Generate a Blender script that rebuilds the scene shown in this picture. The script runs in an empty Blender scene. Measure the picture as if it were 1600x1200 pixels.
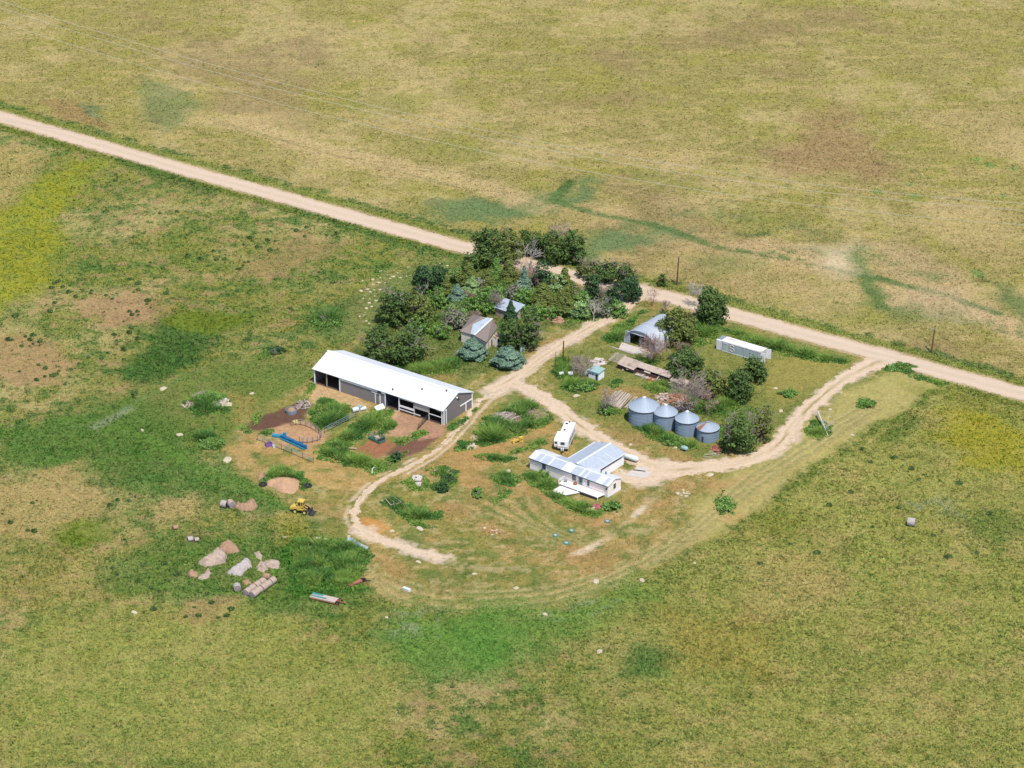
import bpy, math, random
import numpy as np
from mathutils import Matrix, Vector
R = random.Random(7)
NR = np.random.RandomState(11)
S = bpy.context.scene
COL = S.collection
PI = math.pi
# ------------------------------------------------------------------ camera
FOC, PITCH, DIST = 5000.0, math.radians(26.5), 694.0     # focal length in photo pixels, tilt, metres to the yard
CP, SP = math.cos(PITCH), math.sin(PITCH)
CAM = np.array([0.0, -DIST*CP, DIST*SP])
cd = bpy.data.cameras.new('camera'); cam = bpy.data.objects.new('camera', cd); COL.objects.link(cam)
cam.location = CAM; cam.rotation_euler = (PI/2-PITCH, 0, 0)
cd.sensor_width = 36; cd.lens = FOC/1600*36; cd.clip_start = 10; cd.clip_end = 30000
S.camera = cam
def G(px, py, z=0.0):
    """survey point: where the sight line of photo point (px,py) meets height z"""
    u, v = px-800.0, py-600.0
    d = np.array([u, FOC*CP - v*SP, -FOC*SP - v*CP])
    t = (z-CAM[2])/d[2]
    return CAM + d*t
def SC(px, py):
    g = G(px, py); dep = (g[1]-CAM[1])*CP - (g[2]-CAM[2])*SP
    return FOC/dep
def GP(pts): return np.array([G(*p)[:2] for p in pts])
# ------------------------------------------------------------------ light
SUN_EL, SUN_AZ = math.radians(62), math.atan2(0.41, -0.91)   # azimuth measured from +Y towards +X
w = bpy.data.worlds.new('World'); S.world = w; w.use_nodes = True
nt = w.node_tree; bg = nt.nodes['Background']
sk = nt.nodes.new('ShaderNodeTexSky'); sk.sky_type = 'NISHITA'; sk.sun_disc = False
sk.sun_elevation = SUN_EL; sk.sun_rotation = SUN_AZ; sk.altitude = 1500
nt.links.new(sk.outputs[0], bg.inputs[0]); bg.inputs[1].default_value = 0.16
sl = bpy.data.lights.new('sun', 'SUN'); sl.energy = 4.6; sl.angle = math.radians(0.5); sl.color = (1, 0.95, 0.87)
so = bpy.data.objects.new('sun', sl); COL.objects.link(so)
sd = Vector((math.sin(SUN_AZ)*math.cos(SUN_EL), math.cos(SUN_AZ)*math.cos(SUN_EL), math.sin(SUN_EL)))
so.rotation_euler = sd.to_track_quat('Z', 'Y').to_euler(); so.location = (60, -200, 300)
S.view_settings.view_transform = 'Standard'; S.view_settings.look = 'None'
S.view_settings.exposure = 0.22; S.view_settings.gamma = 1
S.render.engine = 'CYCLES'
S.cycles.max_bounces = 5; S.cycles.diffuse_bounces = 3; S.cycles.glossy_bounces = 2; S.cycles.transmission_bounces = 2
S.cycles.use_denoising = True
# ------------------------------------------------------------------ colour helpers
KEXP = 1.62
def lin(c):
    c = np.asarray(c, float)/255.0
    return np.where(c <= 0.04045, c/12.92, ((c+0.055)/1.055)**2.4)
def A(r, g, b, k=KEXP): return np.clip(lin((r, g, b))/k, 0, 0.85)
# ------------------------------------------------------------------ materials
MATS = {}
def mat(name, col, rough=0.8, var=0.15, scale=1.0, metal=0.0, bump=0.0, attr=None, waves=None, stain=None, transl=0.0, spec=0.3):
    """Principled surface: base colour with two octaves of noise, optional ribs (bump), stains and leaf translucency"""
    m = bpy.data.materials.new(name); m.use_nodes = True; t = m.node_tree; N = t.nodes; Lk = t.links
    b = N['Principled BSDF']; out = N['Material Output']
    b.inputs['Roughness'].default_value = rough; b.inputs['Metallic'].default_value = metal
    b.inputs['Specular IOR Level'].default_value = spec
    tc = N.new('ShaderNodeTexCoord')
    no = N.new('ShaderNodeTexNoise'); no.inputs['Scale'].default_value = scale; no.inputs['Detail'].default_value = 5
    no.inputs['Roughness'].default_value = 0.65
    Lk.new(tc.outputs['Object'], no.inputs['Vector'])
    mr = N.new('ShaderNodeMapRange'); mr.inputs[1].default_value = 0.25; mr.inputs[2].default_value = 0.75
    mr.inputs[3].default_value = 1-var; mr.inputs[4].default_value = 1+var; Lk.new(no.outputs[0], mr.inputs[0])
    mx = N.new('ShaderNodeMix'); mx.data_type = 'RGBA'; mx.blend_type = 'MULTIPLY'; mx.inputs[0].default_value = 1
    if attr:
        at = N.new('ShaderNodeAttribute'); at.attribute_name = attr; Lk.new(at.outputs['Color'], mx.inputs[6])
    else: mx.inputs[6].default_value = (*[float(x) for x in col], 1)
    cb = N.new('ShaderNodeCombineColor'); 
    for i in range(3): Lk.new(mr.outputs[0], cb.inputs[i])
    Lk.new(cb.outputs[0], mx.inputs[7])
    last = mx.outputs[2]
    if stain:                                     # (colour, amount threshold, scale, stretch)
        sc, th, ss, st = stain
        mp = N.new('ShaderNodeMapping'); mp.inputs['Scale'].default_value = st; Lk.new(tc.outputs['Object'], mp.inputs[0])
        n2 = N.new('ShaderNodeTexNoise'); n2.inputs['Scale'].default_value = ss; n2.inputs['Detail'].default_value = 4; Lk.new(mp.outputs[0], n2.inputs['Vector'])
        r2 = N.new('ShaderNodeMapRange'); r2.inputs[1].default_value = th; r2.inputs[2].default_value = th+0.12; Lk.new(n2.outputs[0], r2.inputs[0])
        m2 = N.new('ShaderNodeMix'); m2.data_type = 'RGBA'; Lk.new(r2.outputs[0], m2.inputs[0]); Lk.new(last, m2.inputs[6])
        m2.inputs[7].default_value = (*[float(x) for x in sc], 1); last = m2.outputs[2]
    Lk.new(last, b.inputs['Base Color'])
    hgt = None
    if waves:                                     # (axis, ribs per metre, strength)
        ax, per, stg = waves
        wv = N.new('ShaderNodeTexWave'); wv.bands_direction = ax; wv.inputs['Scale'].default_value = per; wv.wave_type = 'BANDS'
        Lk.new(tc.outputs['Object'], wv.inputs['Vector'])
        bp = N.new('ShaderNodeBump'); bp.inputs['Strength'].default_value = stg; bp.inputs['Distance'].default_value = 0.05
        Lk.new(wv.outputs['Fac'], bp.inputs['Height']); Lk.new(bp.outputs[0], b.inputs['Normal'])
    elif bump:
        bp = N.new('ShaderNodeBump'); bp.inputs['Strength'].default_value = bump; bp.inputs['Distance'].default_value = 0.1
        Lk.new(no.outputs[0], bp.inputs['Height']); Lk.new(bp.outputs[0], b.inputs['Normal'])
    if transl:
        tr = N.new('ShaderNodeBsdfTranslucent'); Lk.new(last, tr.inputs[0])
        ms = N.new('ShaderNodeMixShader'); ms.inputs[0].default_value = transl
        Lk.new(b.outputs[0], ms.inputs[1]); Lk.new(tr.outputs[0], ms.inputs[2]); Lk.new(ms.outputs[0], out.inputs[0])
    MATS[name] = m
    return m
# ------------------------------------------------------------------ mesh helpers
class MB:
    def __init__(s): s.v, s.f, s.m, s.cur = [], [], [], 0
    def add(s, vs, fs):
        o = len(s.v); s.v += [tuple(map(float, p)) for p in vs]
        for f in fs: s.f.append([i+o for i in f]); s.m.append(s.cur)
        return s
    def box(s, c, d, rz=0, tilt=None):
        M = Matrix.Rotation(rz, 4, 'Z')
        if tilt: M = M @ tilt
        vs = []
        for x in (-.5, .5):
            for y in (-.5, .5):
                for z in (-.5, .5): vs.append(Vector(c) + M @ Vector((x*d[0], y*d[1], z*d[2])))
        return s.add(vs, [(0,1,3,2), (4,6,7,5), (0,4,5,1), (2,3,7,6), (0,2,6,4), (1,5,7,3)])
    def b2(s, lo, hi): return s.box([(a+b)/2 for a, b in zip(lo, hi)], [b-a for a, b in zip(lo, hi)])
    def bar(s, a, b, wd, ht=None):
        a, b = Vector(a), Vector(b); ht = ht or wd; d = (b-a)
        if d.length < 1e-6: return s
        q = d.to_track_quat('X', 'Z').to_matrix().to_4x4()
        c = (a+b)/2; vs = []
        for x in (-.5, .5):
            for y in (-.5, .5):
                for z in (-.5, .5): vs.append(c + q @ Vector((x*d.length, y*wd, z*ht)))
        return s.add(vs, [(0,1,3,2), (4,6,7,5), (0,4,5,1), (2,3,7,6), (0,2,6,4), (1,5,7,3)])
    def tube(s, pts, rad, n=6, cap=True):
        pts = [Vector(p) for p in pts]
        rad = rad if hasattr(rad, '__len__') else [rad]*len(pts)
        vs, fs = [], []
        for i, p in enumerate(pts):
            d = (pts[min(i+1, len(pts)-1)] - pts[max(i-1, 0)]).normalized()
            a = d.orthogonal().normalized() if abs(d.z) > 0.9 else d.cross(Vector((0,0,1))).normalized()
            b = d.cross(a)
            for k in range(n):
                t = 2*PI*k/n; vs.append(p + (a*math.cos(t)+b*math.sin(t))*rad[i])
        for i in range(len(pts)-1):
            for k in range(n): fs.append((i*n+k, i*n+(k+1) % n, (i+1)*n+(k+1) % n, (i+1)*n+k))
        if cap: fs += [tuple(range(n))[::-1], tuple((len(pts)-1)*n+k for k in range(n))]
        return s.add(vs, fs)
    def lathe(s, prof, n=32, c=(0,0,0), a0=0, a1=2*PI):
        full = abs(a1-a0-2*PI) < 1e-6; cols = n if full else n+1; vs, fs = [], []
        for r, z in prof:
            for k in range(cols):
                t = a0+(a1-a0)*k/n; vs.append((c[0]+r*math.cos(t), c[1]+r*math.sin(t), c[2]+z))
        for i in range(len(prof)-1):
            for k in range(n):
                k2 = (k+1) % cols if full else k+1
                fs.append((i*cols+k, i*cols+k2, (i+1)*cols+k2, (i+1)*cols+k))
        return s.add(vs, fs)
    def cyl(s, a, b, r, n=16, cap=True): return s.tube([a, b], [r, r], n, cap)
    def slab(s, poly, z0, z1):
        n = len(poly); vs = [(p[0], p[1], z0) for p in poly] + [(p[0], p[1], z1) for p in poly]
        return s.add(vs, [tuple(range(n))[::-1], tuple(range(n, 2*n))] + [(i, (i+1) % n, n+(i+1) % n, n+i) for i in range(n)])
    def sheet(s, quad, th):
        """a 3-D polygon given thickness along its normal"""
        q = [Vector(p) for p in quad]; nrm = (q[1]-q[0]).cross(q[2]-q[0]).normalized(); n = len(q)
        if nrm.z < 0: nrm = -nrm
        vs = [p for p in q] + [p - nrm*th for p in q]
        return s.add(vs, [tuple(range(n)), tuple(range(n, 2*n))[::-1]] + [(i, n+i, n+(i+1) % n, (i+1) % n) for i in range(n)])
    def build(s, name, mats, parent=None, smooth=False):
        me = bpy.data.meshes.new(name); me.from_pydata(s.v, [], s.f)
        mats = mats if isinstance(mats, (list, tuple)) else [mats]
        for m in mats: me.materials.append(MATS[m] if isinstance(m, str) else m)
        if len(mats) > 1: me.polygons.foreach_set('material_index', s.m)
        if smooth: me.polygons.foreach_set('use_smooth', [True]*len(me.polygons))
        import bmesh
        bm = bmesh.new(); bm.from_mesh(me); bmesh.ops.recalc_face_normals(bm, faces=bm.faces); bm.to_mesh(me); bm.free()
        o = bpy.data.objects.new(name, me); COL.objects.link(o)
        if parent: o.parent = parent
        return o
def npmesh(name, verts, size, mats, cols=None, parent=None, smooth=False):
    """verts (N*size,3): a soup of triangles (size 3) or quads (size 4) as ONE mesh, colour per corner point"""
    n = len(verts)//size; me = bpy.data.meshes.new(name)
    me.vertices.add(n*size); me.vertices.foreach_set('co', np.ascontiguousarray(verts, np.float32).ravel())
    me.loops.add(n*size); me.loops.foreach_set('vertex_index', np.arange(n*size, dtype=np.int32))
    me.polygons.add(n); me.polygons.foreach_set('loop_start', np.arange(0, n*size, size, dtype=np.int32))
    me.polygons.foreach_set('loop_total', np.full(n, size, np.int32))
    if cols is not None:
        at = me.attributes.new('col', 'FLOAT_COLOR', 'POINT')
        c = np.ones((n*size, 4), np.float32); c[:, :3] = np.repeat(cols, size, 0); at.data.foreach_set('color', c.ravel())
    me.update(calc_edges=True)
    me.materials.append(MATS[mats])
    o = bpy.data.objects.new(name, me); COL.objects.link(o)
    if parent: o.parent = parent
    return o
def tag(o, label=None, cat=None, group=None, kind=None):
    if label: o['label'] = label
    if cat: o['category'] = cat
    if group: o['group'] = group
    if kind: o['kind'] = kind
    return o
def thing(name, label, cat, loc, rz=0, group=None):
    o = bpy.data.objects.new(name, None); COL.objects.link(o); o.empty_display_size = 0.5
    o.location = (float(loc[0]), float(loc[1]), float(loc[2]) if len(loc) > 2 else 0.0); o.rotation_euler = (0, 0, rz)
    return tag(o, label, cat, group)
def dup(root, loc, rz=0, sc=1.0, label=None, group=None):
    r = root.copy(); COL.objects.link(r); r.location = loc; r.rotation_euler = (0, 0, rz); r.scale = (sc, sc, sc)
    if label: r['label'] = label
    if group: r['group'] = group
    for ch in list(root.children):
        c = ch.copy(); COL.objects.link(c); c.parent = r
        for g in ch.children:
            d = g.copy(); COL.objects.link(d); d.parent = c
    return r
def frame(pa, pb):
    """ground corner a, heading towards b: returns location, yaw, length"""
    a, b = G(*pa), G(*pb); d = b-a
    return (a[0], a[1], 0), math.atan2(d[1], d[0]), float(np.hypot(d[0], d[1]))
# ------------------------------------------------------------------ numpy noise
def _h(i, j, s):
    n = (i*374761393 + j*668265263 + s*974634777) & 0x7fffffff
    n = ((n ^ (n >> 13))*1274126177) & 0x7fffffff
    return ((n ^ (n >> 16)) & 0xffff)/65535.0
def vnoise(x, y, s=0):
    i, j = np.floor(x).astype(np.int64), np.floor(y).astype(np.int64); u, v = x-i, y-j
    u, v = u*u*(3-2*u), v*v*(3-2*v)
    return (_h(i, j, s)*(1-u)+_h(i+1, j, s)*u)*(1-v) + (_h(i, j+1, s)*(1-u)+_h(i+1, j+1, s)*u)*v
def fbm(x, y, fr, s=0, oc=4):
    t, a, tot = 0, 1.0, 0
    for k in range(oc):
        t = t + a*vnoise(x*fr+17.3*k+s, y*fr-9.1*k, s+k); tot += a; a *= 0.55; fr *= 2.03
    return t/tot
def sst(a, b, x): t = np.clip((x-a)/(b-a), 0, 1); return t*t*(3-2*t)
def sdf(poly, x, y, closed=True):
    """signed distance to a polygon (positive inside) or minus distance to a polyline"""
    n = len(poly); d = np.full(x.shape, 1e9); ins = np.zeros(x.shape, bool)
    for i in range(n if closed else n-1):
        ax, ay = poly[i]; bx, by = poly[(i+1) % n]; ex, ey = bx-ax, by-ay
        t = np.clip(((x-ax)*ex+(y-ay)*ey)/(ex*ex+ey*ey+1e-9), 0, 1)
        d = np.minimum(d, np.hypot(x-ax-t*ex, y-ay-t*ey))
        if closed:
            c = (ay > y) != (by > y)
            with np.errstate(divide='ignore', invalid='ignore'):
                ins ^= c & (x < (bx-ax)*(y-ay)/(by-ay+1e-12)+ax)
    return np.where(ins, d, -d) if closed else -d
def spline(pts, step=0.6):
    P = np.array(pts, float); P = np.vstack([2*P[0]-P[1], P, 2*P[-1]-P[-2]]); out = []
    for i in range(1, len(P)-2):
        p0, p1, p2, p3 = P[i-1:i+3]; n = max(2, int(np.hypot(*(p2-p1)[:2])/step))
        for t in np.linspace(0, 1, n, endpoint=False):
            out.append(0.5*((2*p1)+(-p0+p2)*t+(2*p0-5*p1+4*p2-p3)*t*t+(-p0+3*p1-3*p2+p3)*t**3))
    out.append(P[-2]); return np.array(out)
# ================================================================== roads (photo survey points -> world)
ROAD = [(-420,62),(-200,125),(0,182.6),(120,217),(300,268.5),(420,302),(620,358),(740,391),(900,433),(1000,454.5),(1088,476),(1240,518),(1400,561),(1480,584),(1600,616.4),(1800,671),(2050,738)]
LANE = [(1004,450),(975,478),(945,497),(910,518),(875,540),(840,563),(812,584),(786,600),(762,610)]
LOOP = [(790,596),(825,608),(862,630),(895,657),(935,684),(978,708),(1020,729),(1055,734),(1100,730),(1150,724),(1192,711),(1220,690),(1243,661),(1272,630),(1312,597),(1355,573),(1392,556)]
TRACK = [(778,604),(757,622),(738,642),(720,664),(697,689),(668,713),(640,729),(604,747),(574,768),(556,792),(556,815),(572,834)]
TAIL = [(566,830),(590,842),(625,853),(660,863),(700,874)]
SPUR = [(1042,728),(1022,746),(996,750),(968,744)]
roads_w = {k: spline(GP(v), 0.5) for k, v in dict(road=ROAD, lane=LANE, loop=LOOP, track=TRACK, tail=TAIL, spur=SPUR).items()}
# ================================================================== ground colour fields
dx = 0.5
xs = np.concatenate([-np.geomspace(6000, 165, 16), np.arange(-155, 155.01, dx), np.geomspace(165, 6000, 16)])
ys = np.concatenate([-np.geomspace(1500, 170, 10), np.arange(-158, 262.01, dx), np.geomspace(275, 12000, 18)])
GX, GY = np.meshgrid(xs, ys); NYg, NXg = GX.shape
X, Y = GX.ravel(), GY.ravel()
n1, n2, n3, n4 = fbm(X, Y, 0.013, 1), fbm(X, Y, 0.045, 2), fbm(X, Y, 0.16, 3), fbm(X, Y, 0.55, 4, 3)
wx, wy = (fbm(X, Y, 0.22, 21)-.5), (fbm(X, Y, 0.22, 22)-.5)
wx2, wy2 = (fbm(X, Y, 0.06, 23)-.5), (fbm(X, Y, 0.06, 24)-.5)
C = np.zeros((X.size, 3)); TALL = np.full(X.size, 0.30); DENS = np.full(X.size, 1.0); SHR = np.zeros(X.size)
def put(m, col, tall=None, dens=None):
    global C, TALL, DENS
    m = np.clip(m, 0, 1); C = C*(1-m[:, None]) + np.asarray(col)*m[:, None]
    if tall is not None: TALL = TALL*(1-m)+tall*m
    if dens is not None: DENS = DENS*(1-m)+dens*m
roadP = GP(ROAD); nside = np.zeros(X.size)
yr = np.interp(X, roadP[:, 0], roadP[:, 1]); UP = Y > yr
DR = -sdf(roads_w['road'][::6], X, Y, False)
TAN, OLIVE, YGRN, GRN, DGRN, PINK, BLUG, MOWN, ORNG = A(200,180,124), A(172,160,96), A(156,152,66), A(104,136,66), A(80,116,56), A(178,146,112), A(108,134,84), A(156,146,78), A(196,154,98)
put(np.ones(X.size), OLIVE)
U = UP.astype(float)
put(U*sst(.50, .68, n2)*.7, TAN, .22); put(U*sst(.48, .66, n3)*.45, YGRN); put(U*sst(.54, .72, fbm(X, Y, .03, 31))*.55, A(160,136,98), .2)
put(U*sst(.55, .75, n4)*.5, A(140,134,72)); put(U*sst(.58, .70, fbm(X*.4, Y, .35, 33))*.4, A(206,182,124))
D = 1-U
put(D*.6, A(148,148,76)); put(D*sst(.46, .66, n2)*.5, TAN, .25); put(D*sst(.45, .62, fbm(X, Y, .09, 34))*.6, A(142,146,62), .4)
put(D*sst(.52, .66, n3)*.55, A(112,134,60), .45); put(D*sst(.55, .66, n4)*.7, A(98,128,60), .4); put(D*sst(.54, .62, fbm(X, Y, .26, 44, 3))*sst(.42, .6, fbm(X, Y, .05, 45))*.6, A(92,126,60), .45); put(D*sst(.58, .72, fbm(X, Y, .3, 36))*.5, A(182,148,108), .15)
right = D*sst(-5, 40, X)*sst(30, -20, Y+0*X)
put(right*.8, A(166,164,84)); put(right*sst(.52, .68, fbm(X, Y, .2, 38))*.5, A(186,166,104)); put(right*sst(.56, .7, fbm(X, Y, .33, 39))*.5, A(138,142,66), .4)
def paint(pts, col, a=.8, soft=2.5, warp=5.0, tall=None, dens=None, brk=None, seed=0):
    """a patch of ground cover with a ragged edge (points surveyed off the photo)"""
    P = GP(pts); r = soft+warp+2
    k = np.where((X > P[:, 0].min()-r) & (X < P[:, 0].max()+r) & (Y > P[:, 1].min()-r) & (Y < P[:, 1].max()+r))[0]
    if not k.size: return
    s = sdf(P, X[k]+wx[k]*warp+wx2[k]*warp, Y[k]+wy[k]*warp+wy2[k]*warp)
    m = sst(-soft*.5, soft*.5, s)*a
    if brk: m *= sst(brk-.1, brk+.1, fbm(X[k], Y[k], .45, 50+seed, 3))
    full = np.zeros(X.size); full[k] = m; put(full, col, tall, dens)
def stroke(pts, wd, col, a=.7, soft=.8, warp=1.0, tall=None, dens=None, brk=None, world=False):
    P = (np.asarray(pts) if world else spline(GP(pts), 2.0)); r = wd+soft+warp+2
    k = np.where((X > P[:, 0].min()-r) & (X < P[:, 0].max()+r) & (Y > P[:, 1].min()-r) & (Y < P[:, 1].max()+r))[0]
    d = -sdf(P, X[k]+wx[k]*warp, Y[k]+wy[k]*warp, False)
    m = sst(wd/2+soft/2, wd/2-soft/2, d)*a
    if brk: m *= sst(brk-.1, brk+.1, fbm(X[k], Y[k], .5, 77, 3))
    full = np.zeros(X.size); full[k] = m; put(full, col, tall, dens)
# ---- field beyond the road
paint([(650,330),(715,318),(760,303),(880,298),(905,283),(930,285),(915,312),(870,326),(790,345),(700,350)], BLUG, .85, 8, 10, .2)
stroke([(890,285),(870,310),(900,325),(1040,357),(1120,385),(1220,402),(1300,420),(1420,447),(1500,470),(1560,490)], 2.6, A(96,126,66), .85, 1.2)
paint([(905,375),(960,360),(1060,349),(1090,362),(1000,380),(930,388),(880,420),(860,400)], BLUG, .85, 8, 10, .2)
paint([(900,322),(960,315),(1010,345),(955,347)], A(206,182,128), .6, 4); paint([(800,300),(880,318),(850,333),(790,318)], A(204,178,128), .6, 4)
paint([(1110,380),(1200,366),(1290,395),(1335,432),(1270,427),(1180,405)], A(204,176,130), .7, 5)
paint([(1282,392),(1312,386),(1325,420),(1298,424)], A(222,202,164), .7, 3, 5, .1, .4)
paint([(1345,378),(1440,384),(1500,430),(1535,458),(1450,470),(1385,432)], A(200,174,130), .65, 6); paint([(1365,442),(1440,450),(1500,482),(1440,492),(1372,472)], A(202,176,132), .6, 5)
paint([(1500,478),(1560,488),(1610,520),(1610,545),(1540,512)], A(212,184,136), .7, 4); paint([(1000,400),(1080,390),(1110,400),(1040,415)], A(196,174,112), .5, 5)
paint([(1308,390),(1331,387),(1346,425),(1376,460),(1388,482),(1358,480),(1333,440),(1320,415)], A(104,130,70), .8, 6, 8)
paint([(1375,478),(1470,474),(1525,496),(1480,507),(1400,502)], A(112,134,72), .6, 5); paint([(1425,420),(1470,428),(1480,440),(1450,440)], A(116,136,76), .6, 4)
paint([(1538,438),(1572,450),(1610,480),(1610,508),(1560,472)], A(96,124,68), .8, 6, 8); paint([(1060,400),(1190,402),(1200,420),(1120,430)], A(128,140,74), .5, 5)
for off, al in ((0, .65), (10, .5), (-8, .4)): stroke([(365,188+off),(470,223+off),(600,255+off),(740,287+off),(810,307+off)], 3.2 if off else 5, A(208,184,132), al, 3, 3)
stroke([(350,192),(470,228),(600,262),(740,300)], .9, A(140,136,84), .6, .6, .5)
paint([(1150,362),(1200,355),(1217,363),(1160,369)], A(92,112,60), .75, 3); paint([(1363,258),(1390,252),(1386,262)], A(96,114,56), .8, 2.5)
paint([(1180,250),(1250,205),(1330,188),(1405,260),(1382,284),(1290,272),(1220,272)], A(172,136,102), .55, 10, 10); paint([(1240,180),(1330,160),(1360,185),(1270,205)], A(170,140,100), .4, 8, 8)
paint([(60,150),(135,163),(175,200),(110,192)], A(164,132,88), .6, 4); paint([(128,160),(165,165),(165,186),(135,176)], A(112,134,92), .7, 3)
paint([(215,120),(300,145),(330,165),(250,207),(222,180)], A(120,138,86), .6, 5)
for p in [(1530,250),(1545,258),(1580,262),(1420,288),(1425,305),(1570,308),(1525,425),(1530,430),(1370,300)]: paint([(p[0]-9,p[1]),(p[0],p[1]-4),(p[0]+10,p[1]),(p[0],p[1]+5)], A(130,160,86), .8, 1.5, 3, .45)
for p in [[(420,215),(560,235),(700,265),(690,285),(560,262),(420,240)],[(860,318),(960,330),(1010,352),(900,345)],[(1000,360),(1100,365),(1180,395),(1080,392)],[(1130,400),(1260,405),(1300,440),(1200,440)],[(1390,440),(1500,450),(1560,500),(1470,500)],[(760,160),(900,170),(980,200),(820,200)],[(1420,170),(1600,180),(1600,260),(1480,230)],[(300,170),(420,175),(470,205),(340,200)],[(960,230),(1080,225),(1100,260),(980,262)],[(1440,320),(1600,330),(1600,400),(1500,390)],[(1100,440),(1240,445),(1330,490),(1180,470)],[(560,180),(700,170),(720,200),(600,205)]]: paint(p, A(200,176,122), .45, 8, 10)
for p in [[(520,150),(640,150),(660,175),(540,175)],[(980,270),(1080,275),(1120,300),(1000,300)],[(1280,470),(1400,500),(1380,520),(1270,490)],[(650,220),(760,225),(800,250),(700,245)],[(1120,320),(1250,330),(1290,350),(1150,350)]]: paint(p, A(146,148,74), .5, 8, 10)
for pts in ([(880,200),(1000,225),(1160,245),(1330,275),(1600,310)],[(1190,378),(1290,402),(1420,436),(1600,500)],[(540,165),(700,205),(860,235)],[(1180,215),(1060,275),(900,330)],[(1450,150),(1390,200),(1330,260)]): stroke(pts, .8, A(196,178,124), .5, .6, .8)
stroke([(890,285),(868,312),(900,326),(1040,357),(1120,385),(1220,402),(1300,420),(1420,447),(1500,470),(1560,490)], 2.4, A(102,128,70), .8, 2.0, 2, brk=.36)
for pts in ([(640,335),(720,342),(800,330),(890,300)],[(930,365),(1010,352),(1080,358)],[(1200,392),(1330,395),(1400,410)],[(1390,480),(1500,500),(1600,520)],[(1060,330),(1200,345),(1300,370)]): stroke(pts, 4, A(116,136,80), .5, 4, 6, brk=.44)
paint([(1265,382),(1335,376),(1360,432),(1300,446),(1270,420)], A(216,194,154), .55, 8, 8, .12, .6); paint([(1400,455),(1510,462),(1570,505),(1470,505)], A(206,182,142), .5, 8, 8)
paint([(1326,392),(1342,390),(1358,428),(1388,462),(1392,482),(1366,480),(1344,442)], A(100,128,68), .75, 5, 6, .25)
# ---- verges of the county road
rw = roads_w['road'][::4]; nrm = np.gradient(rw, axis=0); nrm = np.stack([-nrm[:, 1], nrm[:, 0]], 1); nrm /= np.linalg.norm(nrm, axis=1)[:, None]
stroke(rw+nrm*5.2, 3.4, A(128,142,60), .75, 1.5, 2.2, .42, world=True); stroke(rw+nrm*7.4, 2.6, A(98,128,64), .75, 1.4, 3.0, .5, brk=.47, world=True)
stroke(rw-nrm*5.0, 3.0, A(118,130,52), .75, 1.6, 1.5, .5, world=True)
stroke([(470,330),(540,352),(620,378),(690,397),(738,408)], 3.4, A(92,124,60), .8, 1.5, 3, .5, brk=.4); stroke([(190,250),(280,285),(330,300)], 5, A(82,116,54), .6, 2.5, 3, .5)
# ---- pasture left of the yard
paint([(0,335),(60,290),(130,245),(168,252),(145,290),(112,330),(100,400),(72,450),(-40,500),(-40,350)], A(150,156,58), .8, 8, 10, .35); paint([(0,340),(60,295),(130,250),(150,262),(110,330),(90,400),(60,450),(-40,480)], A(166,162,48), .6, 6, 9, .3, brk=.48)
paint([(-20,225),(70,232),(62,280),(0,322),(-20,320)], A(188,168,104), .7, 5)
paint([(120,470),(220,452),(275,480),(262,502),(170,507)], A(184,146,108), .7, 6, 8, .15, .6); paint([(-20,520),(80,528),(125,580),(60,602),(-20,592)], A(186,150,108), .7, 7, 8, .15, .6)
paint([(340,432),(410,395),(470,370),(545,382),(430,432)], A(176,146,100), .55, 7, 9, .2)
paint([(200,560),(238,520),(262,495),(300,485),(390,488),(402,502),(370,512),(335,545),(290,572),(220,602),(165,582)], A(78,116,52), .85, 5, 6, .5)
paint([(268,495),(300,484),(390,490),(398,500),(345,520),(285,520)], A(126,138,46), .8, 4, 5, .3)
paint([(-30,670),(90,650),(150,625),(240,640),(300,680),(350,715),(430,745),(520,775),(545,800),(490,822),(440,802),(330,782),(220,772),(100,732),(-30,722)], A(92,130,56), .8, 9, 10, .4)
paint([(150,640),(330,560),(480,560),(490,610),(360,680),(300,690)], A(112,132,62), .7, 7, 8, .25)
stroke([(110,655),(180,668),(240,692),(310,732),(390,765),(470,800),(540,830)], 3.0, A(112,148,60), .35, 3, 2, .18)
stroke([(110,668),(150,660),(225,622),(320,572),(430,532),(560,468),(660,415)], 1.0, A(120,140,78), .6, .8, .6, .2); stroke([(150,668),(200,640)], 2.5, A(150,160,118), .7, 1.2)
paint([(-20,750),(60,735),(130,722),(165,760),(150,805),(100,842),(-20,852)], A(188,164,106), .75, 7, 9, .22); paint([(228,790),(290,775),(312,790),(300,812),(240,822)], A(194,170,112), .6, 5)
paint([(85,830),(150,803),(190,820),(182,842),(100,852)], A(118,138,44), .75, 5, 6)
paint([(-20,880),(120,860),(220,850),(180,930),(60,960),(-20,960)], A(176,160,92), .5, 8, 9)
paint([(150,900),(200,868),(300,830),(450,822),(560,842),(605,880),(575,932),(520,965),(420,965),(330,945),(230,935),(150,922)], A(100,134,58), .7, 8, 9, .42)
paint([(470,640),(430,662),(380,690),(340,690),(330,640),(370,610),(480,590),(490,610)], A(120,136,62), .65, 5, 6, .2)
paint([(350,612),(398,622),(405,655),(372,660)], A(186,158,92), .5, 4)
paint([(440,830),(560,842),(588,868),(565,925),(455,925),(430,870)], A(74,122,44), .85, 4, 6, .55)
paint([(288,940),(372,932),(362,972),(310,978)], A(178,142,104), .65, 3, 5, .15, .6); paint([(410,808),(470,800),(480,840),(430,850)], A(166,156,66), .6, 5)
paint([(120,960),(250,950),(400,972),(600,1000),(620,1070),(600,1215),(-40,1215),(-40,1000)], A(166,166,84), .65, 22, 18, .25)
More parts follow.
